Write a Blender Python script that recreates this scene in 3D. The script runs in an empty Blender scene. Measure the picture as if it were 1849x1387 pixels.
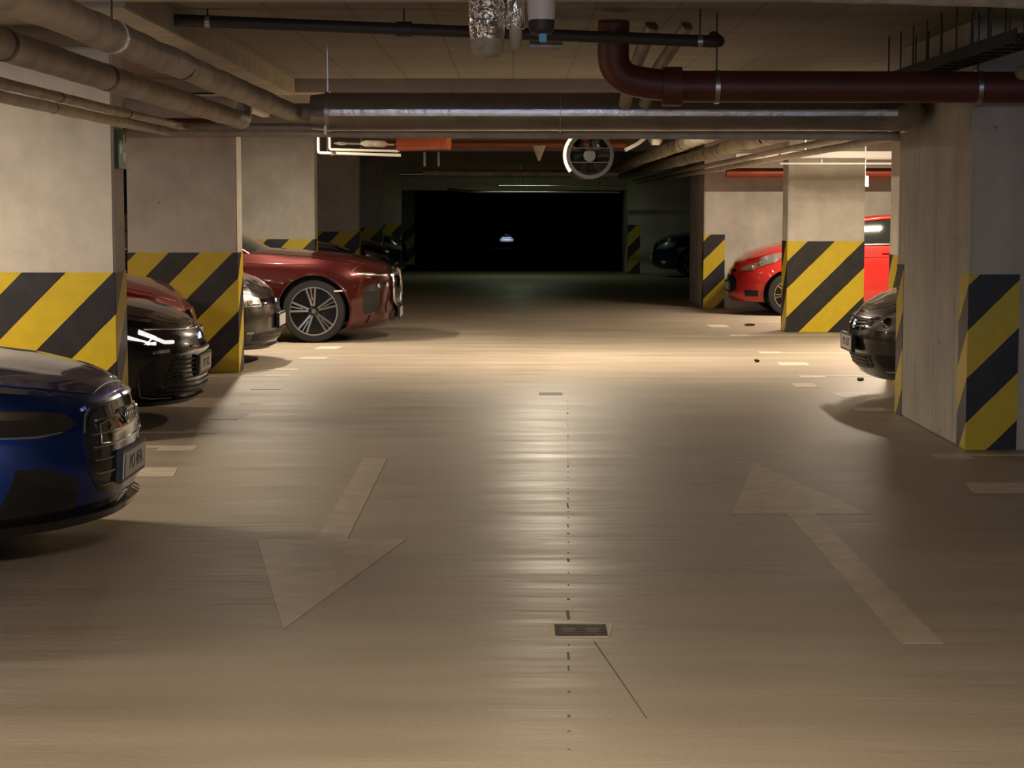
import bpy, bmesh, math, random
from mathutils import Vector, Matrix, noise
random.seed(7)
PI = math.pi
sc = bpy.context.scene
COL = sc.collection

# ---------------------------------------------------------------- camera
F_PX = 3500.0
cam_d = bpy.data.cameras.new('camera')
cam_d.sensor_fit = 'HORIZONTAL'; cam_d.sensor_width = 36.0
cam_d.lens = F_PX / 1849.0 * 36.0
cam_d.clip_start = 0.05; cam_d.clip_end = 300
cam = bpy.data.objects.new('camera', cam_d); COL.objects.link(cam)
cam.location = (0, 0, 1.6)
PITCH = math.atan((693.5 - 372.0) / F_PX)
cam.rotation_euler = (PI / 2 - PITCH, 0, 0)
sc.camera = cam

# ---------------------------------------------------------------- world, exposure, room light
w = bpy.data.worlds.new('world'); sc.world = w; w.use_nodes = True
w.node_tree.nodes['Background'].inputs[0].default_value = (0.55, 0.5, 0.42, 1)
w.node_tree.nodes['Background'].inputs[1].default_value = 0.004
sc.view_settings.view_transform = 'Standard'
sc.view_settings.look = 'None'
sc.view_settings.gamma = 1.0
sc.view_settings.exposure = 0.12
sc.view_settings.use_curve_mapping = False
WARM = (1.0, 0.835, 0.63)
# (x, y, z, length, runs along x?, watts, colour): the garage's batten lamps
LAMPS = [
    (-0.3, 2.6, 2.62, 1.4, True, 255, WARM),
    (0.42, 20.2, 2.62, 1.4, False, 170, WARM),
    (-5.3, 10.95, 2.62, 1.4, True, 190, WARM),
    (4.2, 21.0, 2.66, 1.4, False, 175, WARM),
    (5.0, 27.2, 2.62, 1.4, True, 210, WARM),
    (-5.6, 16.0, 2.62, 1.4, True, 60, WARM),
    (0.2, 44.0, 2.62, 1.4, True, 12, (0.80, 1.0, 0.62)),
    (-2.9, 22.3, 2.62, 1.4, False, 130, WARM),
]

# ---------------------------------------------------------------- materials
def nt(name):
    m = bpy.data.materials.new(name); m.use_nodes = True
    t = m.node_tree; b = t.nodes['Principled BSDF']
    return m, t, b

def N(t, kind, **kw):
    n = t.nodes.new(kind)
    for k, v in kw.items():
        if k in n.inputs: n.inputs[k].default_value = v
        else: setattr(n, k, v)
    return n

def ramp(t, fac, stops):
    r = t.nodes.new('ShaderNodeValToRGB')
    e = r.color_ramp.elements
    while len(e) < len(stops): e.new(0.5)
    for i, (p, c) in enumerate(stops):
        e[i].position = p; e[i].color = (c[0], c[1], c[2], 1) if len(c) == 3 else c
    t.links.new(fac, r.inputs[0]); return r.outputs[0]

def plain(name, col, rough=0.5, metal=0.0, coat=0.0, bump=0.0, bscale=40, vary=0.0, vscale=3):
    m, t, b = nt(name)
    b.inputs['Base Color'].default_value = (*col, 1)
    b.inputs['Roughness'].default_value = rough
    b.inputs['Metallic'].default_value = metal
    b.inputs['Coat Weight'].default_value = coat
    b.inputs['Coat Roughness'].default_value = 0.04
    tc = N(t, 'ShaderNodeTexCoord')
    if vary:
        n = N(t, 'ShaderNodeTexNoise', Scale=vscale, Detail=6.0)
        t.links.new(tc.outputs['Object'], n.inputs['Vector'])
        lo = [max(0, c * (1 - vary)) for c in col]; hi = [min(1, c * (1 + vary)) for c in col]
        t.links.new(ramp(t, n.outputs['Fac'], [(0.3, lo), (0.7, hi)]), b.inputs['Base Color'])
    if bump:
        n = N(t, 'ShaderNodeTexNoise', Scale=bscale, Detail=4.0)
        t.links.new(tc.outputs['Object'], n.inputs['Vector'])
        bp = N(t, 'ShaderNodeBump', Strength=bump, Distance=0.02)
        t.links.new(n.outputs['Fac'], bp.inputs['Height'])
        t.links.new(bp.outputs[0], b.inputs['Normal'])
    return m

def concrete(name, col, vert=True, boards=0.0, rough=0.8, streak=0.45):
    m, t, b = nt(name)
    tc = N(t, 'ShaderNodeTexCoord')
    n1 = N(t, 'ShaderNodeTexNoise', Scale=1.6, Detail=8.0, Roughness=0.65)
    t.links.new(tc.outputs['Object'], n1.inputs['Vector'])
    mp = N(t, 'ShaderNodeMapping'); mp.inputs['Scale'].default_value = (7, 7, 0.7) if vert else (0.6, 6, 6)
    t.links.new(tc.outputs['Object'], mp.inputs['Vector'])
    n2 = N(t, 'ShaderNodeTexNoise', Scale=1.0, Detail=5.0)
    t.links.new(mp.outputs[0], n2.inputs['Vector'])
    mx = N(t, 'ShaderNodeMix'); mx.inputs['Factor'].default_value = streak
    t.links.new(n1.outputs['Fac'], mx.inputs['A']); t.links.new(n2.outputs['Fac'], mx.inputs['B'])
    lo = [c * 0.72 for c in col]; hi = [min(1, c * 1.16) for c in col]
    base = ramp(t, mx.outputs[0], [(0.32, lo), (0.66, hi)])
    # small dark air holes
    v = N(t, 'ShaderNodeTexVoronoi', Scale=3.2)
    t.links.new(tc.outputs['Object'], v.inputs['Vector'])
    hole = ramp(t, v.outputs['Distance'], [(0.035, (0.35, 0.35, 0.35)), (0.055, (1, 1, 1))])
    mm = N(t, 'ShaderNodeMix', data_type='RGBA', blend_type='MULTIPLY'); mm.inputs['Factor'].default_value = 0.8
    t.links.new(base, mm.inputs['A']); t.links.new(hole, mm.inputs['B'])
    out = mm.outputs['Result']
    if boards:
        sx = N(t, 'ShaderNodeSeparateXYZ'); t.links.new(tc.outputs['Object'], sx.inputs[0])
        if vert:
            ad = N(t, 'ShaderNodeMath', operation='ADD')
            t.links.new(sx.outputs[0], ad.inputs[0]); t.links.new(sx.outputs[1], ad.inputs[1]); src = ad.outputs[0]
        else:
            src = sx.outputs[0]
        dv = N(t, 'ShaderNodeMath', operation='DIVIDE'); dv.inputs[1].default_value = boards
        t.links.new(src, dv.inputs[0])
        fr = N(t, 'ShaderNodeMath', operation='FRACT'); t.links.new(dv.outputs[0], fr.inputs[0])
        ln = ramp(t, fr.outputs[0], [(0.02, (0.62, 0.6, 0.58)), (0.05, (1, 1, 1))])
        m2 = N(t, 'ShaderNodeMix', data_type='RGBA', blend_type='MULTIPLY'); m2.inputs['Factor'].default_value = 0.8
        t.links.new(out, m2.inputs['A']); t.links.new(ln, m2.inputs['B']); out = m2.outputs['Result']
    t.links.new(out, b.inputs['Base Color'])
    b.inputs['Roughness'].default_value = rough
    bp = N(t, 'ShaderNodeBump', Strength=0.25, Distance=0.01)
    t.links.new(mx.outputs[0], bp.inputs['Height']); t.links.new(bp.outputs[0], b.inputs['Normal'])
    return m

def stripes():
    m, t, b = nt('hazard_paint')
    uv = N(t, 'ShaderNodeUVMap'); uv.uv_map = 'uv'
    sx = N(t, 'ShaderNodeSeparateXYZ'); t.links.new(uv.outputs[0], sx.inputs[0])
    tc = N(t, 'ShaderNodeTexCoord')
    nz = N(t, 'ShaderNodeTexNoise', Scale=9.0, Detail=4.0); t.links.new(tc.outputs['Object'], nz.inputs['Vector'])
    a = N(t, 'ShaderNodeMath', operation='SUBTRACT'); t.links.new(sx.outputs[0], a.inputs[0]); t.links.new(sx.outputs[1], a.inputs[1])
    w1 = N(t, 'ShaderNodeMath', operation='MULTIPLY_ADD'); w1.inputs[1].default_value = 0.016
    t.links.new(nz.outputs['Fac'], w1.inputs[0]); t.links.new(a.outputs[0], w1.inputs[2])
    d = N(t, 'ShaderNodeMath', operation='DIVIDE'); d.inputs[1].default_value = 1.0; t.links.new(w1.outputs[0], d.inputs[0])
    f = N(t, 'ShaderNodeMath', operation='FRACT'); t.links.new(d.outputs[0], f.inputs[0])
    g = N(t, 'ShaderNodeMath', operation='GREATER_THAN'); g.inputs[1].default_value = 0.485; t.links.new(f.outputs[0], g.inputs[0])
    n2 = N(t, 'ShaderNodeTexNoise', Scale=14.0, Detail=6.0); t.links.new(tc.outputs['Object'], n2.inputs['Vector'])
    yl = ramp(t, n2.outputs['Fac'], [(0.3, (0.60, 0.43, 0.014)), (0.7, (0.67, 0.49, 0.018))])
    bk = ramp(t, n2.outputs['Fac'], [(0.3, (0.011, 0.010, 0.010)), (0.7, (0.026, 0.022, 0.020))])
    mx = N(t, 'ShaderNodeMix', data_type='RGBA')
    t.links.new(g.outputs[0], mx.inputs['Factor']); t.links.new(bk, mx.inputs['A']); t.links.new(yl, mx.inputs['B'])
    t.links.new(mx.outputs['Result'], b.inputs['Base Color'])
    b.inputs['Roughness'].default_value = 0.42
    return m

def floor_mat():
    m, t, b = nt('floor_coating')
    tc = N(t, 'ShaderNodeTexCoord')
    def noi(scale, sc3, det=6.0, dist=0.0):
        mp = N(t, 'ShaderNodeMapping'); mp.inputs['Scale'].default_value = sc3
        t.links.new(tc.outputs['Object'], mp.inputs['Vector'])
        n = N(t, 'ShaderNodeTexNoise', Scale=scale, Detail=det, Distortion=dist)
        t.links.new(mp.outputs[0], n.inputs['Vector']); return n.outputs['Fac']
    big = noi(0.55, (1, 0.5, 1)); streak = noi(1.0, (0.6, 3.2, 1), 7.0, 0.4); fine = noi(60, (1, 1, 1), 3.0)
    mx = N(t, 'ShaderNodeMix'); mx.inputs['Factor'].default_value = 0.5
    t.links.new(big, mx.inputs['A']); t.links.new(streak, mx.inputs['B'])
    base = ramp(t, mx.outputs[0], [(0.33, (0.310, 0.255, 0.195)), (0.5, (0.380, 0.315, 0.242)), (0.68, (0.455, 0.385, 0.300))])
    gr = ramp(t, fine, [(0.3, (0.88, 0.88, 0.88)), (0.7, (1.0, 1.0, 1.0))])
    mm = N(t, 'ShaderNodeMix', data_type='RGBA', blend_type='MULTIPLY'); mm.inputs['Factor'].default_value = 1
    t.links.new(base, mm.inputs['A']); t.links.new(gr, mm.inputs['B'])
    t.links.new(mm.outputs['Result'], b.inputs['Base Color'])
    rr = N(t, 'ShaderNodeMapRange'); rr.inputs['To Min'].default_value = 0.40; rr.inputs['To Max'].default_value = 0.62
    t.links.new(streak, rr.inputs['Value'])
    sx = N(t, 'ShaderNodeSeparateXYZ'); t.links.new(tc.outputs['Object'], sx.inputs[0])
    wv = N(t, 'ShaderNodeMath', operation='MULTIPLY_ADD'); wv.inputs[1].default_value = 0.55; t.links.new(big, wv.inputs[0]); t.links.new(sx.outputs[0], wv.inputs[2])
    pol = ramp(t, wv.outputs[0], [(0.05, (0, 0, 0)), (0.32, (1, 1, 1)), (0.50, (1, 1, 1)), (0.80, (0, 0, 0))])
    st2 = noi(1.0, (1.0, 5.0, 1), 6.0, 1.0)
    pm = N(t, 'ShaderNodeMath', operation='MULTIPLY'); t.links.new(pol, pm.inputs[0]); t.links.new(ramp(t, st2, [(0.35, (0.2, 0.2, 0.2)), (0.62, (1, 1, 1))]), pm.inputs[1])
    ro = N(t, 'ShaderNodeMath', operation='MULTIPLY_ADD'); ro.inputs[1].default_value = -0.10; t.links.new(pm.outputs[0], ro.inputs[0]); t.links.new(rr.outputs[0], ro.inputs[2])
    t.links.new(ro.outputs[0], b.inputs['Roughness'])
    # worn, polished ridge running down the middle of the lane
    tr = noi(1.0, (1.3, 8.0, 1), 8.0, 1.2)
    ad = N(t, 'ShaderNodeMath', operation='ADD'); t.links.new(streak, ad.inputs[0]); t.links.new(tr, ad.inputs[1])
    bp = N(t, 'ShaderNodeBump', Strength=0.30, Distance=0.018)
    t.links.new(ad.outputs[0], bp.inputs['Height']); t.links.new(bp.outputs[0], b.inputs['Normal'])
    return m

def foil(name, col, rough, bump, bscale):
    m, t, b = nt(name)
    b.inputs['Base Color'].default_value = (*col, 1); b.inputs['Metallic'].default_value = 1.0
    b.inputs['Roughness'].default_value = rough
    tc = N(t, 'ShaderNodeTexCoord')
    v = N(t, 'ShaderNodeTexNoise', Scale=bscale, Detail=3.0, Distortion=2.5); t.links.new(tc.outputs['Object'], v.inputs['Vector'])
    bp = N(t, 'ShaderNodeBump', Strength=bump, Distance=0.03)
    t.links.new(v.outputs['Fac'], bp.inputs['Height']); t.links.new(bp.outputs[0], b.inputs['Normal'])
    return m

def emit(name, col, s):
    m, t, b = nt(name)
    b.inputs['Base Color'].default_value = (*col, 1)
    b.inputs['Emission Color'].default_value = (*col, 1); b.inputs['Emission Strength'].default_value = s
    return m

M = {}
M['wall'] = concrete('wall_concrete', (0.44, 0.40, 0.345))
M['pillar'] = concrete('pillar_concrete', (0.60, 0.55, 0.475), streak=0.12)
M['board'] = concrete('board_marked_concrete', (0.52, 0.475, 0.405), boards=0.62, streak=0.3)
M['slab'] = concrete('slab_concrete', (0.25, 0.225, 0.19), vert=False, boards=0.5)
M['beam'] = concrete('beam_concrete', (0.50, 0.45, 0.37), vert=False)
M['floor'] = floor_mat()
M['unlitblack'] = plain('unlit_zone_black', (0.012, 0.012, 0.012), 0.95, bump=0.3, bscale=90)  # black that paints the unlit far zone dark, floor and end wall
M['stripe'] = stripes()
M['arrow'] = plain('worn_road_paint', (0.46, 0.378, 0.288), 0.5, vary=0.14, vscale=7)
M['mark'] = plain('worn_marking_paint', (0.60, 0.53, 0.42), 0.55, vary=0.15, vscale=9)
M['galv'] = plain('dusty_insulation_jacket', (0.40, 0.34, 0.275), 0.55, 0.35, bump=0.8, bscale=9, vary=0.25, vscale=6)
M['wrap'] = plain('wrapped_insulation', (0.36, 0.32, 0.24), 0.6, 0.2, bump=1.0, bscale=5, vary=0.4, vscale=4)
M['palewrap'] = plain('pale_insulation', (0.52, 0.45, 0.36), 0.55, 0.1, bump=0.6, bscale=9, vary=0.2, vscale=6)
M['silver'] = plain('silver_jacket', (0.34, 0.30, 0.26), 0.26, 0.75, bump=0.16, bscale=14, vary=0.15, vscale=5)
M['highlight'] = plain('highlight_metal', (0.80, 0.80, 0.82), 0.32, 1.0, bump=0.25, bscale=18)
M['foil'] = foil('crumpled_foil', (0.90, 0.86, 0.80), 0.22, 0.9, 11)
M['strip'] = emit('glowing_white_strip', (0.95, 0.93, 0.90), 0.8)  # emissive white for the headlamp strips
M['ivory'] = plain('ivory_plastic', (0.80, 0.76, 0.69), 0.4)
M['dirtywhite'] = plain('grubby_plaster_wrap', (0.42, 0.36, 0.28), 0.7, vary=0.25, vscale=12, bump=0.4)
M['dark'] = plain('dark_grey_plastic', (0.045, 0.038, 0.034), 0.5)
M['black'] = plain('black_plastic', (0.010, 0.010, 0.011), 0.42)
M['gloss'] = plain('gloss_black', (0.006, 0.006, 0.007), 0.12, coat=0.6)
M['redpipe'] = plain('red_brown_pipe_paint', (0.115, 0.030, 0.020), 0.45, vary=0.2, vscale=5)
M['orange'] = plain('orange_pipe_plastic', (0.27, 0.055, 0.018), 0.4, vary=0.2)
M['steel'] = plain('zinc_steel', (0.55, 0.52, 0.47), 0.32, 1.0)
M['chrome'] = plain('chrome', (0.80, 0.79, 0.77), 0.08, 1.0)
M['grip'] = plain('dull_chrome', (0.42, 0.41, 0.40), 0.2, 1.0)
M['tyre'] = plain('tyre_rubber', (0.012, 0.011, 0.011), 0.75, bump=0.2)
M['rim'] = plain('alloy_silver', (0.55, 0.54, 0.53), 0.22, 0.95)
M['rimdark'] = plain('alloy_dark', (0.012, 0.012, 0.013), 0.25, 0.4, coat=0.4)
M['glass'] = plain('tinted_car_glass', (0.012, 0.014, 0.013), 0.05, coat=0.8)
M['plate'] = plain('number_plate_white', (0.62, 0.59, 0.54), 0.35)
M['ink'] = plain('plate_ink', (0.03, 0.028, 0.026), 0.5)
M['euro'] = plain('plate_blue', (0.02, 0.05, 0.30), 0.4)
M['blue_tag'] = plain('blue_tag_plastic', (0.03, 0.40, 0.75), 0.35)
M['green'] = plain('sign_green', (0.01, 0.13, 0.05), 0.4)
M['lenspale'] = plain('clear_headlamp_glass', (0.40, 0.37, 0.33), 0.2, 0.35, coat=1.0)
M['white'] = plain('white_enamel', (0.75, 0.73, 0.69), 0.35)
M['leaf'] = plain('dry_leaf', (0.05, 0.032, 0.018), 0.8)
M['iron'] = plain('cast_iron', (0.06, 0.048, 0.038), 0.6, 0.4, bump=0.5)
M['grout'] = plain('pale_mortar', (0.62, 0.53, 0.40), 0.6, vary=0.1)
M['joint'] = plain('joint_filler', (0.19, 0.15, 0.11), 0.8)
M['coolfill'] = emit('cool_fill_glow', (0.52, 0.66, 1.0), 8.5)
# headlamp lens: clear plastic with a shiny reflector look
m, t, b = nt('headlamp_lens'); b.inputs['Base Color'].default_value = (0.62, 0.60, 0.56, 1); b.inputs['Metallic'].default_value = 0.8
b.inputs['Roughness'].default_value = 0.24; b.inputs['Coat Weight'].default_value = 1.0; M['lens'] = m
m, t, b = nt('headlamp_lens_dark'); b.inputs['Base Color'].default_value = (0.055, 0.05, 0.045, 1); b.inputs['Metallic'].default_value = 0.6
b.inputs['Roughness'].default_value = 0.12; b.inputs['Coat Weight'].default_value = 1.0; M['lensdark'] = m

def paint(name, col, metal=0.45, rough=0.32):
    return plain(name, col, rough, metal, coat=1.0)

# ---------------------------------------------------------------- object helpers
def tag(o, label=None, cat=None, group=None, kind=None):
    if label: o['label'] = label
    if cat: o['category'] = cat
    if group: o['group'] = group
    if kind: o['kind'] = kind
    return o

def link(name, me, mat, parent=None, smooth=0):
    if not isinstance(mat, (list, tuple)): mat = [mat]
    for mm in mat: me.materials.append(mm)
    if smooth:
        bm = bmesh.new(); bm.from_mesh(me)
        bmesh.ops.recalc_face_normals(bm, faces=bm.faces) if smooth > 0 else None
        ang = math.radians(abs(smooth))
        for f in bm.faces: f.smooth = True
        for e in bm.edges:
            if len(e.link_faces) == 2 and e.calc_face_angle(0) > ang: e.smooth = False
        bm.to_mesh(me); bm.free()
    o = bpy.data.objects.new(name, me); COL.objects.link(o)
    if parent is not None: o.parent = parent
    return o

def empty(name, loc, rz=0, label=None, cat=None, group=None):
    o = bpy.data.objects.new(name, None); COL.objects.link(o)
    o.location = loc; o.rotation_euler = (0, 0, rz); o.empty_display_size = 0.2
    return tag(o, label, cat, group)

class MB:
    def __init__(s): s.v = []; s.f = []
    def add(s, vs, fs):
        k = len(s.v); s.v += [tuple(v) for v in vs]; s.f += [tuple(i + k for i in f) for f in fs]; return s
    def box(s, x0, x1, y0, y1, z0, z1):
        return s.add([(x0, y0, z0), (x1, y0, z0), (x1, y1, z0), (x0, y1, z0), (x0, y0, z1), (x1, y0, z1), (x1, y1, z1), (x0, y1, z1)],
                     [(0, 3, 2, 1), (4, 5, 6, 7), (0, 1, 5, 4), (1, 2, 6, 5), (2, 3, 7, 6), (3, 0, 4, 7)])
    def tube(s, pts, r, n=16, caps=True, wob=0.0, seed=0, step=0.0):
        pts = [Vector(p) for p in pts]
        rs = r if isinstance(r, (list, tuple)) else [r] * len(pts)
        if step:
            np_, nr = [pts[0]], [rs[0]]
            for i in range(1, len(pts)):
                L = (pts[i] - pts[i - 1]).length; k = max(1, int(L / step))
                for j in range(1, k + 1):
                    np_.append(pts[i - 1].lerp(pts[i], j / k)); nr.append(rs[i - 1] + (rs[i] - rs[i - 1]) * j / k)
            pts, rs = np_, nr
        vs = []; fs = []
        d0 = (pts[1] - pts[0]).normalized()
        up = Vector((0, 0, 1)) if abs(d0.z) < 0.9 else Vector((0, 1, 0))
        a = d0.cross(up).normalized()
        for i, p in enumerate(pts):
            if i == 0: d = d0
            elif i == len(pts) - 1: d = (pts[i] - pts[i - 1]).normalized()
            else: d = ((pts[i] - pts[i - 1]).normalized() + (pts[i + 1] - pts[i]).normalized()).normalized()
            a = (a - d * a.dot(d)).normalized(); bb = d.cross(a)
            for k in range(n):
                th = 2 * PI * k / n
                rr = rs[i]
                if wob: rr *= 1 + wob * noise.noise(Vector((p.x * 3 + seed, p.y * 3 + math.cos(th), p.z * 3 + math.sin(th))))
                vs.append(p + a * (math.cos(th) * rr) + bb * (math.sin(th) * rr))
        m_ = len(pts)
        for i in range(m_ - 1):
            for k in range(n):
                k2 = (k + 1) % n
                fs.append((i * n + k, i * n + k2, (i + 1) * n + k2, (i + 1) * n + k))
        if caps:
            fs.append(tuple(reversed(range(n)))); fs.append(tuple((m_ - 1) * n + k for k in range(n)))
        return s.add(vs, fs)
    def build(s, name, mat, parent=None, smooth=0, bevel=0.0):
        me = bpy.data.meshes.new(name); me.from_pydata(s.v, [], s.f); me.update()
        if bevel:
            bm = bmesh.new(); bm.from_mesh(me)
            bmesh.ops.bevel(bm, geom=list(bm.edges), offset=bevel, segments=2, affect='EDGES', clamp_overlap=True)
            bm.to_mesh(me); bm.free()
        return link(name, me, mat, parent, smooth)

def bend(points, rad, seg=8):
    """polyline with rounded corners"""
    P = [Vector(p) for p in points]; out = [P[0]]
    for i in range(1, len(P) - 1):
        a = (P[i - 1] - P[i]).normalized(); b_ = (P[i + 1] - P[i]).normalized()
        r = min(rad, (P[i - 1] - P[i]).length * .45, (P[i + 1] - P[i]).length * .45)
        p0 = P[i] + a * r; p1 = P[i] + b_ * r
        for k in range(seg + 1):
            tt = k / seg
            out.append(p0 * (1 - tt) ** 2 + P[i] * 2 * tt * (1 - tt) + p1 * tt ** 2)
    out.append(P[-1]); return out

def quadflat(name, polys, z, h, mat, parent=None, shift=(0, 0)):
    mb = MB()
    for P in polys:
        n = len(P)
        area = sum(P[i][0] * P[(i + 1) % n][1] - P[(i + 1) % n][0] * P[i][1] for i in range(n))
        if area < 0: P = P[::-1]
        vs = [(x - shift[0], y - shift[1], z) for x, y in P] + [(x - shift[0], y - shift[1], z + h) for x, y in P]
        fs = [tuple(range(n - 1, -1, -1)), tuple(range(n, 2 * n))] + [(i, (i + 1) % n, n + (i + 1) % n, n + i) for i in range(n)]
        mb.add(vs, fs)
    return mb.build(name, mat, parent)

def text_mesh(name, body, size, mat, parent, loc, rot, bold=0.0):
    cu = bpy.data.curves.new(name, 'FONT'); cu.body = body; cu.size = size
    cu.align_x = 'CENTER'; cu.align_y = 'CENTER'; cu.extrude = 0.0008; cu.offset = bold
    to = bpy.data.objects.new(name + '_tmp', cu); COL.objects.link(to)
    dg = bpy.context.evaluated_depsgraph_get(); dg.update()
    me = bpy.data.meshes.new_from_object(to.evaluated_get(dg))
    bpy.data.objects.remove(to); bpy.data.curves.remove(cu)
    me.materials.clear(); me.materials.append(mat)
    o = bpy.data.objects.new(name, me); COL.objects.link(o); o.parent = parent
    o.location = loc; o.rotation_euler = rot
    return o

# ---------------------------------------------------------------- room shell
SLAB = 2.80
XL, XR, Y0, Y1 = -8.3, 8.9, -9.0, 84.0
def struct(name, mb, mat, **k): return tag(mb.build(name, mat, **k), kind='structure')
fl = MB().box(XL, XR, Y0, 47.6, -0.2, 0.0); floor = struct('floor', fl, M['floor'])
struct('floor', MB().box(XL, XR, 47.6, Y1, -0.2, -0.001), M['unlitblack'])
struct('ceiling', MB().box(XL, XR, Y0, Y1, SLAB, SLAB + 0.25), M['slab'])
struct('wall_left', MB().box(XL - 0.25, XL, Y0, Y1, -0.2, SLAB + .25), M['wall'])
struct('wall_right', MB().box(XR, XR + 0.25, Y0, Y1, -0.2, SLAB + .25), M['wall'])
struct('wall_back', MB().box(XL, XR, Y0 - .25, Y0, -0.2, SLAB + .25), M['wall'])
struct('wall_far', MB().box(XL, XR, Y1, Y1 + .25, -0.2, SLAB + .25), M['unlitblack'])
# glowing panel added behind the viewer as cool fill, no real window
wn = MB().box(-7.7, 7.7, Y0 + .02, Y0 + .05, 1.95, 2.6).build('cool_fill_panel', M['coolfill']); tag(wn, kind='structure')
mb = MB().box(-7.8, 7.8, Y0, Y0 + .10, 1.88, 1.95).box(-7.8, 7.8, Y0, Y0 + .10, 2.6, 2.67)
for k in range(9): mb.box(-7.8 + k * 1.94, -7.72 + k * 1.94, Y0, Y0 + .10, 1.95, 2.6)
mb.build('fill_panel_frame', M['dark'], wn)
# construction joint: a dotted dark line of filler spots down the lane, and a hairline crack
mb = MB(); random.seed(3)
def seam_x(y): return 0.166 + (y - 5.5) / (10.6 - 5.5) * 0.144
y = 4.6
while y < 16:
    L = random.uniform(.01, .03) if random.random() < .85 else random.uniform(.06, .18)
    if 7.0 > y or y > 7.4:
        x = seam_x(y); wd = random.uniform(.0025, .006)
        mb.box(x - wd, x + wd, y, y + L, -0.004, 0.0012)
    y += L + random.uniform(.03, .3)
j = mb.build('expansion_joint', M['joint'], floor)
quadflat('hairline_crack', [[(.30, 7.03), (.306, 7.03), (.36, 6.55), (.355, 6.55)], [(.355, 6.55), (.36, 6.55), (.425, 5.95), (.42, 5.95)]], -.003, .0042, M['joint'], floor)

# cross beams and long beams of the slab
def beam(x0, x1, y0, y1, z0):
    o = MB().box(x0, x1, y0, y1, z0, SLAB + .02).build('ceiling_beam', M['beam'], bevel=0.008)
    return o
BL = [(XL, XR, 9.55, 10.45, 2.68, 'nearest concrete cross beam at the top edge of the photo'),
      (XL, XR, 18.6, 18.95, 2.675, 'concrete cross beam just above the wide silver pipe'),
      (XL, XR, 26.1, 26.5, 2.62, 'concrete cross beam behind the wide silver pipe'),
      (XL, XR, 33.8, 34.3, 2.55, 'concrete cross beam above the dark end of the lane'),
      (XL, XR, 39.8, 40.3, 2.45, 'concrete cross beam in the dark, near the far lamp'),
      (XL, XR, 47.0, 47.6, 1.98, 'deep concrete beam over the start of the unlit area'),
      (-2.62, -2.06, -4.0, 9.55, 2.65, 'long concrete beam over the left pipes, near part'),
      (-2.62, -2.06, 10.45, 18.6, 2.65, 'long concrete beam over the left pipes, up to the second cross beam')]
for x0, x1, y0, y1, z0, lb in BL:
    tag(beam(x0, x1, y0, y1, z0), lb, 'ceiling beam', 'concrete ceiling beams')

# ---------------------------------------------------------------- pillars with hazard bands
BAND = 1.156
def band_mesh(x0, x1, y0, y1, z1, phase, spans, th=0.004, per=.61):
    """painted band: list of (face, from, to); u runs so that the stripes wrap around corners"""
    me = bpy.data.meshes.new('striped_band'); bm = bmesh.new(); uvl = bm.loops.layers.uv.new('uv')
    def quad(ps, us):
        vs = [bm.verts.new(p) for p in ps]; f = bm.faces.new(vs)
        for l, uu in zip(f.loops, us): l[uvl].uv = (uu[0] / per, uu[1] / per)
    for face, a, b_ in spans:
        if face == 'front':     # faces -y ; a,b in x
            P = [(a, y0 - th), (b_, y0 - th)]; Q = [(a, y0), (b_, y0)]; U = [a, b_]
        elif face == 'right':   # faces +x ; a,b in y
            P = [(x1 + th, a), (x1 + th, b_)]; Q = [(x1, a), (x1, b_)]; U = [x1 + (a - y0), x1 + (b_ - y0)]
        elif face == 'left':    # faces -x
            P = [(x0 - th, b_), (x0 - th, a)]; Q = [(x0, b_), (x0, a)]; U = [x0 - (b_ - y0), x0 - (a - y0)]
        else:                   # back faces +y
            P = [(b_, y1 + th), (a, y1 + th)]; Q = [(b_, y1), (a, y1)]; U = [-b_, -a]
        (ax, ay), (bx, by) = P; (cx, cy), (dx, dy) = Q
        zt = z1
        u0, u1 = U[0] + phase, U[1] + phase
        quad([(ax, ay, 0.004), (bx, by, 0.004), (bx, by, zt), (ax, ay, zt)], [(u0, 0), (u1, 0), (u1, zt), (u0, zt)])
        quad([(ax, ay, zt), (bx, by, zt), (dx, dy, zt), (cx, cy, zt)], [(u0, zt), (u1, zt), (u1, zt), (u0, zt)])
        quad([(bx, by, 0.004), (dx, dy, 0.004), (dx, dy, zt), (bx, by, zt)], [(u1, 0), (u1, 0), (u1, zt), (u1, zt)])
        quad([(cx, cy, 0.004), (ax, ay, 0.004), (ax, ay, zt), (cx, cy, zt)], [(u0, 0), (u0, 0), (u0, zt), (u0, zt)])
    bm.to_mesh(me); bm.free(); return me

def pillar(x0, x1, y0, y1, label, phase, spans=None, zt=SLAB, mat='pillar', z1=BAND, cat='pillar', group='striped concrete pillars', per=.61):
    cx, cy = (x0 + x1) / 2, (y0 + y1) / 2
    r = empty('concrete_pillar', (cx, cy, 0), 0, label, cat, group)
    hx, hy = (x1 - x0) / 2, (y1 - y0) / 2
    MB().box(-hx, hx, -hy, hy, 0, zt - .001).build('shaft', M[mat], r, bevel=0.012)
    if spans is None: spans = [('front', x0, x1), ('right', y0, y1), ('left', y0, y1), ('back', x0, x1)]
    me = band_mesh(x0, x1, y0, y1, z1, phase, spans, per=per)
    me.transform(Matrix.Translation((-cx, -cy, 0)))
    link('striped_band', me, M['stripe'], r)
    return r
LZ = 2.65
p1 = pillar(-4.05, -2.66, 13.0, 13.36, 'wide striped concrete pillar at far left behind the blue car', 0.165, zt=LZ)
pillar(-3.68, -2.63, 18.6, 18.95, 'striped concrete pillar beside the black car, second from the left', 0.165, zt=2.64)
pillar(-3.72, -2.65, 26.1, 26.5, 'brightly lit striped concrete pillar behind the dark red car', 0.165, zt=2.62)
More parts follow.
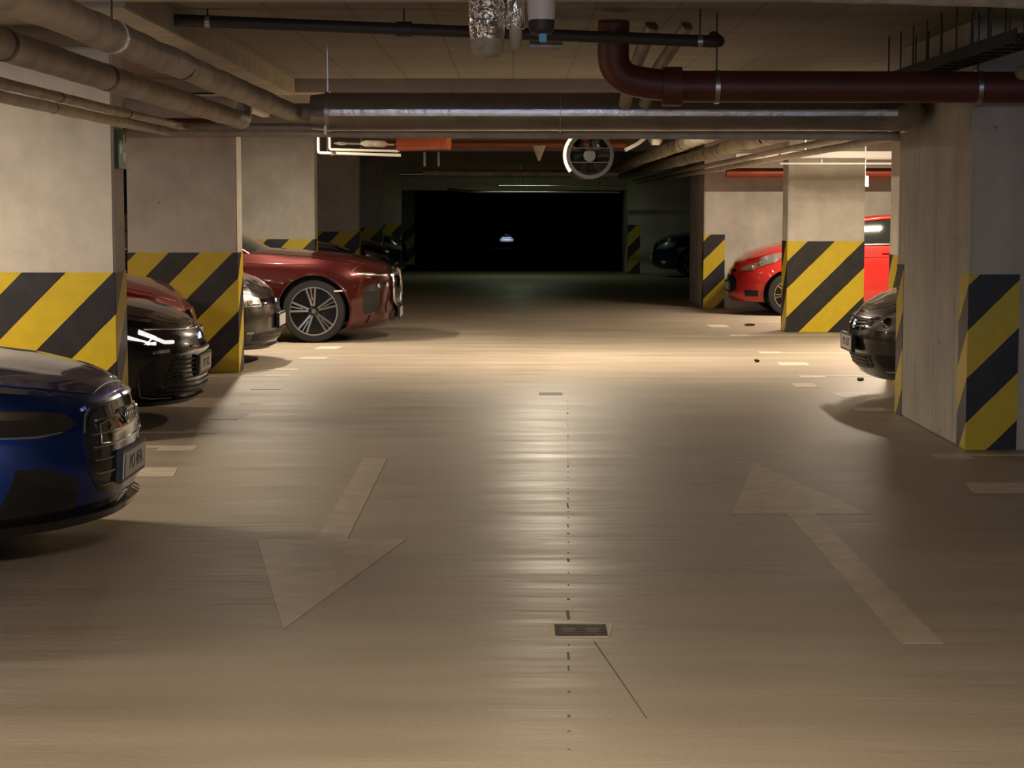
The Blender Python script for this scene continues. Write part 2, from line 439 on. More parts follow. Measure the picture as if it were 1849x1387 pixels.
pillar(-3.75, -2.66, 33.8, 34.2, 'dim striped pillar on the left, first beyond the dark red car', 0.165, zt=2.55)
pillar(-3.75, -2.66, 39.8, 40.2, 'dim striped pillar on the left, second beyond the dark red car', 0.165, zt=2.45)
pillar(-3.75, -2.66, 46.6, 47.0, 'dim striped pillar on the left, third beyond the dark red car', 0.165)
pillar(-3.55, -2.66, 53.0, 53.4, 'farthest striped pillar on the left, in the dark', 0.165)
pillar(3.49, 4.46, 24.6, 25.1, 'free-standing striped pillar between the red hatchback and the lane', 0.246, zt=SLAB, per=.71)
pillar(3.49, 4.51, 17.45, 17.95, 'shaded striped pillar half hidden behind the nearest right wall block', 0.1, zt=SLAB)
# wall blocks on the right: long piers whose corners carry short painted bands
pillar(2.98, 8.85, 12.64, 15.0, 'nearest concrete wall block on the right with painted corners', 0.543,
       [('front', 2.98, 3.31), ('left', 12.64, 12.9), ('left', 14.75, 15.0)], mat='board', cat='wall block', group='concrete wall blocks on the right')
pillar(3.0, 8.85, 30.4, 32.8, 'pale concrete wall block behind the red hatchback', 0.485,
       [('front', 3.0, 3.33), ('left', 30.4, 30.65)], mat='pillar', cat='wall block', group='concrete wall blocks on the right')
pillar(2.75, 8.85, 46.0, 48.4, 'far dim wall block on the right behind the small dark blue car', 0.32,
       [('front', 2.75, 3.03), ('left', 46.0, 46.3)], mat='pillar', cat='wall block', group='concrete wall blocks on the right')
# exit sign on the aisle side of the first left pillar
sg = empty('exit_sign', (-2.655, 13.2, 1.98), 0, 'narrow green and white exit sign on the side of the far left pillar', 'sign')
MB().box(0, .02, -.13, .13, -.13, .13).build('sign_panel', M['green'], sg, bevel=.002)
MB().box(.02, .023, -.10, -.03, -.03, .06).box(.02, .023, .0, .10, -.08, -.02).box(.02, .023, .02, .07, .03, .10).build('sign_symbol', M['white'], sg)

# ---------------------------------------------------------------- floor paint
def arrow(x, y_tip, sgn, label):
    # 5 m straight arrow; sgn -1 points towards the camera
    pts = [(0, 0), (-.36, 2.0), (-.075, 2.0), (-.075, 5.0), (.075, 5.0), (.075, 2.0), (.36, 2.0)]
    P = [(px * 1.0, py * -sgn) for px, py in pts]
    mb = MB()
    tri = [P[0], P[1], P[6]]; sh = [P[2], P[3], P[4], P[5]]
    for Q in (tri, sh):
        a = sum(Q[i][0] * Q[(i + 1) % len(Q)][1] - Q[(i + 1) % len(Q)][0] * Q[i][1] for i in range(len(Q)))
        if a < 0: Q = Q[::-1]
        n = len(Q)
        mb.add([(u, v, .0002) for u, v in Q] + [(u, v, .0022) for u, v in Q],
               [tuple(range(n - 1, -1, -1)), tuple(range(n, 2 * n))] + [(i, (i + 1) % n, n + (i + 1) % n, n + i) for i in range(n)])
    o = mb.build('road_arrow', M['arrow']); o.location = (x, y_tip, 0)
    return tag(o, label, 'road marking', 'painted lane arrows')
arrow(-.868, 7.23, -1, 'pale floor arrow on the left half of the lane pointing towards the viewer')
arrow(1.508, 12.0, 1, 'pale floor arrow on the right half of the lane pointing away')

def line(xe, xf, y, s, ylab, tee=True):
    w_ = .045; e = .24 if xf > xe else -.24; L = xf - xe
    if s < 0: P = [(0, -w_ - .15), (e, -w_ - .15), (e, -w_), (L, -w_), (L, w_), (0, w_)]
    else: P = [(0, -w_), (L, -w_), (L, w_), (e, w_), (e, w_ + .15), (0, w_ + .15)]
    o = quadflat('parking_line', [P], .0003, .0018, M['mark'])
    o.location = (xe, y, 0)
    return tag(o, ylab, 'parking line', 'painted bay lines')
for y, s, lb in [(12.84, -1, 'bay line on the left starting beside the blue car number plate'),
                 (13.66, 1, 'bay line on the left just in front of the black car shadow'),
                 (18.2, 1, 'bay line on the left at the foot of the second pillar, near side'),
                 (18.9, 1, 'bay line on the left at the foot of the second pillar, far side')]:
    line(-2.1, -5.6, y, s, lb)
for y, s, lb in [(12.42, -1, 'bay line on the right at the near corner of the nearest wall block'),
                 (15.15, 1, 'bay line on the right at the far corner of the nearest wall block'),
                 (18.25, -1, 'bay line on the right running under the dark grey car nose'),
                 (21.1, 1, 'bay line on the right between the grey car and the free-standing pillar'),
                 (24.1, -1, 'bay line on the right in front of the free-standing pillar')]:
    line(2.71, 6.0, y, s, lb)
D = [(-2.08, 21.9, .26, .4, 'short dash on the left under the dark red car wheel'),
     (-2.10, 20.4, .28, .3, 'short dash on the left in front of the small grey car'),
     (-2.15, 17.1, .26, .45, 'short dash on the left level with the black car plate'),
     (-2.15, 15.9, .18, .55, 'slim dash on the left right of the black car bumper'),
     (-2.18, 14.7, .26, .4, 'short dash on the left beyond the black car shadow'),
     (-2.14, 11.6, .22, .4, 'short dash on the left beside the blue car bumper'),
     (2.90, 16.4, .3, .5, 'short dash on the right in front of the grey car shadow'),
     (2.86, 19.65, .3, .4, 'short dash on the right in front of the grey car plate'),
     (2.62, 17.3, .2, .4, 'faint dash on the right left of the grey car'),
     (2.75, 25.9, .26, .6, 'far short dash on the right near the free-standing pillar'),
     (2.86, 10.95, .5, .4, 'faint dash at the right edge of the photo')]
for x, y, a, b_, lb in D:
    k = random.uniform(-.03, .03)
    o = quadflat('painted_dash', [[(-a / 2 - k, -b_ / 2), (a / 2 - k, -b_ / 2), (a / 2 + k, b_ / 2), (-a / 2 + k, b_ / 2)]], .0003, .0018, M['mark'])
    o.location = (x, y, 0); tag(o, lb, 'floor marking', 'short painted dashes at the bays')

# floor drain with mortar surround
dr = empty('floor_drain', (.26, 7.215, 0), 0, 'small square iron floor drain with pale mortar edge in the lane', 'drain')
quadflat('mortar_edge', [[(-.125, -.125), (.10, -.118), (.128, .10), (.125, .128), (-.118, .12)]], .0003, .0016, M['grout'], dr)
mb = MB().box(-.098, .098, -.095, .095, .002, .0045)
mb.build('grate', M['iron'], dr)
mb = MB()
for cx in (-.045, .045): mb.tube([(cx, 0, .004), (cx, 0, .0065)], .03, 20)
for k in range(5): mb.box(-.085, .085, -.075 + k * .036, -.07 + k * .036, .004, .0062)
mb.build('grate_ribs', M['joint'], dr)
dr2 = empty('floor_drain', (.33, 16.5, 0), 0, 'distant dark slot drain in the middle of the lane', 'drain')
MB().box(-.10, .10, -.1, .1, .0005, .003).build('grate', M['iron'], dr2)
def leaf(x, y, r, lb):
    mb = MB(); rnd = random.Random(int(x * 100))
    for k in range(3):
        cx, cy = rnd.uniform(-r, r) * .6, rnd.uniform(-r, r) * .6; n = 7
        ring = [(cx + math.cos(2 * PI * i / n) * r * rnd.uniform(.5, 1), cy + math.sin(2 * PI * i / n) * r * rnd.uniform(.4, .9), rnd.uniform(.004, .035)) for i in range(n)]
        base = [(p[0] * .6, p[1] * .6, .0005) for p in ring]
        mb.add(ring + base, [tuple(range(n)), tuple(range(2 * n - 1, n - 1, -1))] + [(i, (i + 1) % n, n + (i + 1) % n, n + i) for i in range(n)])
    o = mb.build('dry_leaf', M['leaf']); o.location = (x, y, 0); tag(o, lb, 'leaf')
leaf(3.18, 26.0, .09, 'crumpled dry leaves on the floor in front of the red hatchback')
leaf(3.2, 17.75, .035, 'small dry leaf on the floor under the grey car nose')
leaf(2.52, 19.9, .03, 'tiny leaf scrap on the floor left of the grey car')

# ---------------------------------------------------------------- pipes
def pipe(name, pts, r, mat, label, cat='pipe', group=None, wob=0.0, n=18, step=0.0, bands=(), bandmat=None, rad=.2, hang=(), clamps=(), bandname='joint_ring'):
    P = bend(pts, rad) if len(pts) > 2 else [Vector(p) for p in pts]
    root = empty(name, P[0], 0, label, cat, group)
    o = P[0].copy(); Q = [p - o for p in P]
    MB().tube(Q, r, n, wob=wob, step=step, seed=random.random() * 9).build('jacket', mat, root, smooth=40)
    rr = r if not isinstance(r, (list, tuple)) else max(r)
    def ring(pt, d, w_, grow, nm, mt):
        pt = Vector(pt) - o; d = Vector(d).normalized()
        MB().tube([pt - d * w_ / 2, pt + d * w_ / 2], rr * (1.25 if nm == 'coupling' else grow), n).build(nm, mt, root, smooth=40)
    for pt, d, w_ in bands: ring(pt, d, w_, 1.035, bandname, bandmat or M['dark'])
    for pt, d in hang:       # ring clamp + threaded rod to the slab
        ring(pt, d, .03, 1.08, 'hanger_clamp', M['steel'])
        q = Vector(pt) - o
        MB().tube([q + Vector((0, 0, rr)), Vector((q.x, q.y, SLAB - o.z))], .005, 6).build('hanger_rod', M['dark'], root)
    return root
YX = 13.8
# left bundle running along the lane, then turning across it
pipe('insulated_pipe', [(-1.55, 3.2, 2.255), (-1.55, YX - .02, 2.255), (-1.36, YX, 2.26)], .064, M['galv'],
     'uppermost thick insulated pipe of the left bundle, with a bright rim', 'pipe', 'insulated pipes of the left bundle', wob=.10, step=.12,
     bands=[((-1.55, 9.2, 2.255), (0, 1, 0), .02)], hang=[((-1.55, 7.6, 2.255), (0, 1, 0))], rad=.1)
pipe('insulated_pipe', [(-1.87, 3.2, 2.19), (-1.87, 13.55, 2.19), (-1.87, 13.62, 2.3)], .061, M['galv'],
     'second insulated pipe of the left bundle, with two black joint rings', 'pipe', 'insulated pipes of the left bundle', wob=.05, step=.12,
     bands=[((-1.87, 7.18, 2.19), (0, 1, 0), .05), ((-1.87, 9.0, 2.19), (0, 1, 0), .06)], rad=.05)
YC = 14.02
pipe('insulated_pipe', [(-2.36, 3.2, 2.165), (-2.36, YC, 2.165), (2.70, YC, 2.155), (2.70, 43.5, 2.16)], .027, M['galv'],
     'thin upper pipe from the left bundle that crosses the lane below the silver pipe', 'pipe', 'thin crossing pipes', wob=.12, step=.10, rad=.10,
     bands=[((-2.36, 10.2, 2.165), (0, 1, 0), .04), ((-2.36, 12.0, 2.165), (0, 1, 0), .04)])
pipe('insulated_pipe', [(-2.49, 3.2, 2.13), (-2.49, YC + .07, 2.13), (2.80, YC + .07, 2.10), (2.80, 43.5, 2.10)], .031, M['palewrap'],
     'lowest thin pipe from the left bundle that crosses the lane and returns along the right', 'pipe', 'thin crossing pipes', wob=.14, step=.10, rad=.12,
     bands=[((-2.49, 8.4, 2.13), (0, 1, 0), .02), ((-2.49, 10.6, 2.13), (0, 1, 0), .02)])
# big silver cross pipe
r = pipe('silver_cross_pipe', [(-1.30, YX, 2.262), (2.825, YX, 2.262), (2.825, YX + 1.0, 2.262)], .135, M['silver'],
     'large shiny silver pipe spanning the lane under the ceiling', 'pipe', wob=.012, step=.10, n=48, rad=.16,
     bands=[((-1.30, YX, 2.262), (1, 0, 0), .03), ((.34, YX, 2.262), (1, 0, 0), .008)], bandmat=M['steel'])
mb = MB(); ns = 60; vs = []; fs = []     # bright metal strip added along the pipe to carry its highlight
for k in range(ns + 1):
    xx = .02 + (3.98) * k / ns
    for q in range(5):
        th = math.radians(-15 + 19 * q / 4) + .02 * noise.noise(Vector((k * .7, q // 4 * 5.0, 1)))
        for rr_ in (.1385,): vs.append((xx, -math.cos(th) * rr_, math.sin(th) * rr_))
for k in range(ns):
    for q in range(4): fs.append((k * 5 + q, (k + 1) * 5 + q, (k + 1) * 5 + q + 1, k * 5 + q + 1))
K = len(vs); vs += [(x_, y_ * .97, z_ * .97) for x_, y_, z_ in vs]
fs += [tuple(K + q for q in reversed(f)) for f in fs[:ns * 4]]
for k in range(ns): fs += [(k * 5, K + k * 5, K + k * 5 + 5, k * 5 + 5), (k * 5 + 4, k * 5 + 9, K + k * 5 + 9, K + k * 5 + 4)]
mb.add(vs, fs).build('highlight_strip', M['highlight'], r, smooth=-50)
MB().tube([(-.115, 0, -.003), (.03, 0, 0)], [.12, .135], 48).build('end_collar', M['silver'], r, smooth=40)
MB().box(-.02, .0, -.10, .10, -.16, -.10).box(-.004, .004, -.004, .004, .1, .53).build('bracket', M['steel'], r)
# right bundle running away from the cross pipe
pipe('insulated_pipe', [(2.42, YX + .25, 2.25), (2.42, 43.5, 2.25)], .075, M['wrap'],
     'thick insulated pipe of the right bundle running away from the silver pipe', 'pipe', 'insulated pipes of the right bundle', wob=.22, step=.10, bands=[((2.42, 18.6, 2.250), (0, 1, 0), 0.03),((2.42, 20.3, 2.250), (0, 1, 0), 0.06),((2.42, 22.4, 2.250), (0, 1, 0), 0.03),((2.42, 24.0, 2.250), (0, 1, 0), 0.05),((2.42, 26.5, 2.250), (0, 1, 0), 0.04),((2.42, 29.0, 2.250), (0, 1, 0), 0.05)])
pipe('insulated_pipe', [(1.98, 17.5, 2.32), (1.98, 43.5, 2.30)], .075, M['wrap'],
     'inner insulated pipe of the right bundle, nearest the round fan', 'pipe', 'insulated pipes of the right bundle', wob=.22, step=.10, bands=[((1.98, 18.6, 2.320), (0, 1, 0), 0.03),((1.98, 20.3, 2.320), (0, 1, 0), 0.06),((1.98, 22.4, 2.320), (0, 1, 0), 0.03),((1.98, 24.0, 2.320), (0, 1, 0), 0.05),((1.98, 26.5, 2.320), (0, 1, 0), 0.04),((1.98, 29.0, 2.320), (0, 1, 0), 0.05)])
pipe('insulated_pipe', [(2.20, 16.0, 2.42), (2.20, 43.5, 2.42)], .06, M['wrap'],
     'upper insulated pipe of the right bundle, tucked under the slab', 'pipe', 'insulated pipes of the right bundle', wob=.16, step=.12)
# dark plastic drain pipe high up, slightly sloping, with a coupling
def dz(x): return 2.735 - (x + 2.15) / 3.42 * .135
pipe('drain_pipe', [(-2.15, 12.0, dz(-2.15)), (1.27, 12.0, dz(1.27)), (1.27, 12.35, 2.66)], .037, M['dark'],
     'long dark grey drain pipe sloping across the ceiling above the lane', 'pipe', rad=.05,
     bands=[((-.66, 12.0, dz(-.66)), (1, 0, 0), .10)], hang=[((-1.86, 12.0, dz(-1.86)), (1, 0, 0)), ((-.66, 12.0, dz(-.66)), (1, 0, 0)), ((1.15, 12.0, dz(1.15)), (1, 0, 0))], bandname='coupling')
# red-brown sprinkler main
pipe('sprinkler_pipe', [(.63, 12.15, 2.74), (.63, 12.22, 2.40), (.95, 12.25, 2.345), (4.6, 12.25, 2.335)], .098, M['redpipe'],
     'thick red brown sprinkler pipe with an elbow under the ceiling at right', 'pipe', rad=.22, n=28,
     bands=[((1.0, 12.25, 2.344), (1, 0, 0), .12)], bandmat=M['redpipe'], bandname='coupling',
     hang=[((1.28, 12.25, 2.342), (1, 0, 0)), ((2.915, 12.25, 2.338), (1, 0, 0))])
# two wrapped stubs beside the elbow
pipe('wrapped_pipe', [(.92, 12.9, 2.78), (.80, 13.2, 2.46), (.78, 13.5, 2.3)], .045, M['galv'], 'left of two pale wrapped pipes dropping behind the red brown pipe', 'pipe', 'pale wrapped drop pipes', rad=.05)
pipe('wrapped_pipe', [(1.15, 12.9, 2.78), (.97, 13.2, 2.50), (.915, 13.5, 2.3)], .042, M['galv'], 'right of two pale wrapped pipes dropping behind the red brown pipe', 'pipe', 'pale wrapped drop pipes', rad=.05)
# hanging foil ends
FY = 8.9
def drop(x, r0, zb, mat, label, tailr=None, tailz=None, tailmat=None, cap=None):
    root = empty('wrapped_drop_pipe', (x, FY, zb), 0, label, 'pipe', 'wrapped pipe ends hanging at the top centre')
    MB().tube([(0, 0, 0), (0, 0, .05), (0, .0, .44)], [r0 * .93, r0, r0], 28, wob=.09, step=.02, seed=x * 7).build('foil_wrap' if mat is M['foil'] else 'sleeve', mat, root, smooth=60)
    if tailr:
        n = 8; prof = [(0, tailr)]; pts = [(0.0, 0, .06)]; rs = [tailr]
        for k in range(1, n + 1):
            th = PI / 2 * k / n
            pts.append((0.0, 0, .06 - tailz * math.sin(th) if k > 1 else 0)); rs.append(tailr * max(.12, math.cos(th) ** .6))
        pts = [(.0, 0, .004), (.0, 0, -tailz * .45)] + [(0, 0, -tailz * (.45 + .55 * math.sin(PI / 2 * k / 6))) for k in range(1, 7)]
        rs = [tailr, tailr * .98] + [tailr * .98 * max(.1, math.cos(PI / 2 * k / 6) ** .7) for k in range(1, 7)]
        MB().tube(pts, rs, 28).build('pipe_end', tailmat, root, smooth=50)
    return root
def fx(px): return (px - 924.5) * FY / F_PX
drop(fx(880), .080, 2.352, M['foil'], 'widest foil wrapped pipe end hanging at the top centre', .076, .085, M['dirtywhite'])
drop(fx(931), .044, 2.40, M['foil'], 'narrow foil wrapped pipe end hanging between its two wider neighbours', .030, .095, M['dirtywhite'])
r = drop(fx(977), .064, 2.435, M['ivory'], 'ivory sleeved pipe end with dark bottom and blue tag at the top centre', .060, .065, M['dark'])
MB().box(-.012, .022, -.075, -.06, -.10, -.062).build('tag', M['blue_tag'], r, bevel=.003)
# lumpy plaster-wrapped insulated pipe along the near beam
pipe('insulated_pipe', [(.05, 9.0, 2.60), (2.6, 9.3, 2.555), (4.2, 9.3, 2.54)], .03, M['dirtywhite'],
     'lumpy pale pipe running right along the nearest ceiling beam', 'pipe', wob=.3, step=.05)
# small junction box with bracket under the drain pipe
jb = empty('junction_box', (.20, 12.5, 2.62), 0, 'flat grey junction box under the dark drain pipe', 'box')
MB().box(-.09, .12, -.12, .12, -.02, .03).build('housing', M['silver'], jb, bevel=.008)
for xx in (.025, -.03): MB().box(xx, xx + .012, -.02, .02, .0, .179).build('bracket', M['steel'], jb)
# cable tray with rods near the right
ct = empty('cable_tray', (2.77, 10.4, 2.47), 0, 'dark cable tray on threaded rods at the upper right corner', 'cable tray')
mb = MB().box(-.10, -.09, 0, 3.6, 0, .07).box(.09, .10, 0, 3.6, 0, .07)
for k in range(14): mb.box(-.09, .09, .1 + k * .26, .13 + k * .26, 0, .012)
mb.build('ladder', M['tyre'], ct)
mb = MB()
for k in range(4): mb.tube([(-.07 + k * .045, 0, .03), (-.07 + k * .045, 3.6, .03)], .017, 8)
mb.build('cables', M['tyre'], ct, smooth=40)
for k in range(9):
    yy = .15 + k * .42
    for xx in (-.095, .095): MB().tube([(xx, yy, .0), (xx, yy, SLAB - 2.473)], .006, 6).build('threaded_rod', M['dark'], ct)
pipe('insulated_pipe', [(3.15, 10.4, 2.42), (3.15, 12.1, 2.42)], .045, M['galv'], 'short pale pipe beside the cable tray at the right edge', 'pipe')

# ---- things seen below the silver pipe, deeper in the garage
# jet fan
fan = empty('jet_fan', (.88, 22.0, 2.17), 0, 'round black jet fan with a white rim hanging over the lane', 'fan')
R = .255
mb = MB(); n = 40
def ringtube(mb, r_out, r_in, y0, y1, n=40, a0=0, a1=2 * PI):
    full = abs(a1 - a0 - 2 * PI) < 1e-6; K = n if full else n + 1; vs = []
    for k in range(K):
        a = a0 + (a1 - a0) * k / n
        for rr, yy in ((r_out, y0), (r_out, y1), (r_in, y1), (r_in, y0)): vs.append((math.cos(a) * rr, yy, math.sin(a) * rr))
    fs = []
    for k in range(n):
        a = k * 4; b_ = ((k + 1) % K) * 4
        for q in range(4): fs.append((a + q, a + (q + 1) % 4, b_ + (q + 1) % 4, b_ + q))
    if not full: fs += [(3, 2, 1, 0), tuple((K - 1) * 4 + q for q in range(4))]
    return mb.add(vs, fs)
ringtube(mb, R, R - .02, 0, 1.6); mb.build('casing', M['black'], fan, smooth=40)
ringtube(MB(), R + .012, R - .03, -.02, .06).build('inlet_ring', M['tyre'], fan, smooth=40)
ringtube(MB(), R + .05, R + .014, -.05, .10, 20, PI * .72, PI * 1.22).build('white_guard', M['white'], fan, smooth=40)
MB().tube([(0, .12, 0), (0, .5, 0)], .07, 20).build('hub', M['black'], fan, smooth=40)
for k in range(6):
    a = k * PI / 3 + .2; ca, sa = math.cos(a), math.sin(a)
    vs = []
    for rr, wd in ((.06, .03), (R - .03, .06)):
        for dx_, dy_ in ((-wd, 0), (wd, .07), (wd, .075), (-wd, .005)):
            vs.append((ca * rr - sa * dx_, .2 + dy_, sa * rr + ca * dx_))
    MB().add(vs, [(0, 1, 2, 3), (7, 6, 5, 4), (0, 4, 5, 1), (1, 5, 6, 2), (2, 6, 7, 3), (3, 7, 4, 0)]).build('blade', M['black'], fan)
for zz in (-.08, .08): MB().box(-R + .02, R - .02, .02, .03, zz - .006, zz + .006).build('guard_bar', M['tyre'], fan)
for xx in (-.19, .19): MB().box(xx - .01, xx + .01, .3, .32, .17, SLAB - 2.17).build('bracket', M['dark'], fan)
# bulkhead lamp body + arm near the right bundle
bl = empty('bulkhead_lamp', (1.66, 22.6, 2.30), 0, 'unlit round glass bulkhead lamp with a white arm beside the right pipes', 'lamp')
MB().tube([(0, 0, 0), (0, 0, .05), (0, 0, .16)], [.05, .085, .09], 20).build('glass_dome', M['lens'], bl, smooth=50)
MB().tube([(0, 0, .14), (0, 0, .20)], .10, 20).build('base', M['white'], bl, smooth=40)
MB().tube(bend([(-.05, 0, .15), (-.2, -.1, .02), (-.36, -.15, -.06)], .06), .022, 10).build('arm', M['white'], bl, smooth=40)
# orange drain elbow
pipe('orange_drain_pipe', [(-1.28, 22.0, 2.29), (-.72, 21.8, 2.30)], .075, M['orange'], 'short thick orange drain pipe under the slab left of the lane', 'pipe', n=24,
     bands=[((-.73, 21.8, 2.30), (1, -.35, 0), .06)], bandmat=M['orange'], bandname='socket')
# valve set of slim steel pipes
vs_ = empty('valve_set', (-2.30, 23.2, 2.2), 0, 'rack of slim white and steel pipes with valves beside the lit pillar', 'pipe rack')
MB().tube(bend([(.0, 0, .22), (0, 0, .03), (.98, 0, .0)], .03), .018, 12).build('lower_pipe', M['ivory'], vs_, smooth=50)
MB().tube(bend([(.13, .05, .22), (.13, .05, .07), (.96, .05, .05), (.96, .05, .2)], .03), .016, 12).build('upper_pipe', M['ivory'], vs_, smooth=50)
MB().tube([(.18, .02, .145), (.9, .02, .13)], .014, 12).build('cross_pipe', M['steel'], vs_, smooth=50)
MB().tube([(.5, .02, .14), (.55, .02, .14), (.78, .02, .135), (.82, .02, .135)], [.015, .04, .04, .015], 14).build('valve', M['dirtywhite'], vs_, smooth=50)
MB().tube([(.22, .02, .145), (.27, .02, .145), (.33, .02, .145)], [.02, .028, .02], 10).build('valve', M['steel'], vs_, smooth=50)
MB().tube([(.13, 0, .02), (.16, 0, .02), (.21, 0, .02)], [.02, .034, .02], 10).build('valve', M['steel'], vs_, smooth=50)
for x in (.1, .5, .93): MB().box(x - .01, x + .01, .07, .09, .0, .58).build('bracket', M['dark'], vs_)
# far cross pipes/ducts
pipe('insulated_pipe', [(-2.0, 35.0, 2.17), (-1.55, 35.0, 2.17)], .035, M['steel'], 'thin left end of the far crossing pipe in the half dark', 'pipe')
pipe('insulated_pipe', [(-1.6, 35.0, 2.19), (1.9, 35.0, 2.17)], [.07, .07], M['galv'], 'far insulated pipe crossing the lane in the half dark', 'pipe', wob=.05, step=.2)
pipe('cable_conduit', [(-.3, 44.5, 2.06), (2.6, 44.5, 2.055)], .02, M['steel'], 'thin pale conduit crossing the far dark end, upper one', 'pipe', 'far thin conduits', hang=[((.2, 44.5, 2.06), (1, 0, 0)), ((2.0, 44.5, 2.057), (1, 0, 0))])
pipe('cable_conduit', [(-1.5, 45.5, 1.99), (-.9, 45.2, 1.93), (2.5, 45.2, 1.92)], .03, M['steel'], 'thin pale conduit crossing the far dark end, lower one', 'pipe', 'far thin conduits', hang=[((0, 45.2, 1.928), (1, 0, 0)), ((2.0, 45.2, 1.921), (1, 0, 0))])
for x in (-1.55, -1.30):
    o = MB().box(-.02, .02, -.02, .02, 0, .5).build('pipe_hanger', M['steel']); o.location = (x, 34.6, 2.3)
    tag(o, 'short vertical steel hanger, %s of the pair above the far crossing pipe' % ('left' if x < -1.4 else 'right'), 'hanger', 'steel hangers above the far pipe')
spk = empty('ceiling_siren', (.36, 26.0, 2.2), 0, 'small pale cone shaped siren hanging under the cross beam', 'siren')
MB().tube([(0, 0, 0), (0, 0, .05), (0, 0, .2)], [.015, .035, .09], 16).build('cone', M['dirtywhite'], spk, smooth=50)
MB().box(-.01, .01, -.01, .01, .18, .45).build('stem', M['dark'], spk)
pipe('orange_pipe', [(3.25, 29.6, 2.10), (8.8, 29.6, 2.10)], .075, M['orange'], 'orange pipe running right above the red hatchback', 'pipe', n=24)
pipe('reddish_pipe', [(-8.0, 18.2, 2.36), (-2.75, 18.2, 2.36)], .055, M['redpipe'], 'dark red pipe crossing the second left pillar near the slab', 'pipe', n=20)
pipe('reddish_pipe', [(-1.8, 27.3, 2.46), (1.6, 27.3, 2.46)], .05, M['orange'], 'thin rusty orange pipe crossing the lane behind the fan', 'pipe', n=16, hang=[((-1.2, 27.3, 2.46), (1, 0, 0)), ((1.2, 27.3, 2.46), (1, 0, 0))])
pipe('pale_conduit', [(3.3, 28.8, 2.33), (8.8, 28.8, 2.33)], .05, M['white'], 'pale conduit above the orange pipe at right', 'pipe', n=14)
wb = MB().box(-.05, .05, -.03, .03, -.08, .08).build('switch_box', M['white'], bevel=.008); wb.location = (5.32, 29.35, 1.93)
wb.location = (5.05, 27.9, 1.95)
tag(wb, 'small white switch box hanging above the red hatchback roof', 'box')
MB().box(-.008, .008, -.008, .008, .08, SLAB - 1.951).build('conduit', M['white'], wb)
pw = pipe('pale_conduit', [(-3.88, 17.0, 2.75), (-3.86, 17.0, 2.2)], .022, M['white'], 'short white vertical pipe seen between the two left pillars', 'pipe', n=12)

dt = MB().box(0, 5.6, 0, .16, 0, .08).build('cable_duct', M['white'], bevel=.004); dt.location = (3.2, 23.25, 2.17)
tag(dt, 'wide pale cable duct running right in front of the free-standing pillar top', 'cable duct')
for k in range(3): MB().box(.3 + k * 2.4, .315 + k * 2.4, .07, .085, .08, SLAB - 2.171).build('duct_hanger', M['steel'], dt)
dt = MB().box(0, 5.6, 0, .05, 0, .02).build('cable_conduit', M['white']); dt.location = (3.2, 23.3, 2.095)
tag(dt, 'thin pale strip directly below the wide cable duct at right', 'conduit')
for k in range(3): MB().box(.5 + k * 2.2, .51 + k * 2.2, .02, .03, .02, .075).build('strip_hanger', M['steel'], dt)
# ---------------------------------------------------------------- lamps
for i, (x, y, z, L, ax, W_, c) in enumerate(LAMPS):
    root = empty('batten_lamp', (x, y, z), 0 if ax else PI / 2, ['batten lamp above the viewer', 'batten lamp over the lane hidden behind the silver pipe', 'batten lamp over the left bays near the blue car',
        'batten lamp over the right bays near the free-standing pillar', 'batten lamp over the red hatchback bay', 'batten lamp over the black car bay',
        'dim greenish batten lamp at the far end of the lane', 'batten lamp over the gap in front of the wine red saloon'][i], 'lamp', 'batten lamps on the slab')
    MB().box(-L / 2, L / 2, -.05, .05, .02, .08).build('housing', M['white'], root, bevel=.01)
    for sx_ in (-L * .4, L * .4): MB().tube([(sx_, 0, .07), (sx_, 0, SLAB - z - .002)], .006, 6).build('suspension_rod', M['steel'], root)
    ld = bpy.data.lights.new('lamp_tube', 'AREA'); ld.shape = 'RECTANGLE'; ld.size = L; ld.size_y = .06; ld.energy = W_; ld.color = c
    ld.spread = PI
    lo = bpy.data.objects.new('lamp_tube', ld); COL.objects.link(lo); lo.parent = root; lo.location = (0, 0, .005)
# ---------------------------------------------------------------- cars
def interp(tab, x):
    if x <= tab[0][0]: return tab[0][1]
    for i in range(1, len(tab)):
        if x <= tab[i][0]:
            a, b_ = tab[i - 1], tab[i]; k = (x - a[0]) / (b_[0] - a[0]); k = k * k * (3 - 2 * k) * .35 + k * .65
            return a[1] + (b_[1] - a[1]) * k
    return tab[-1][1]

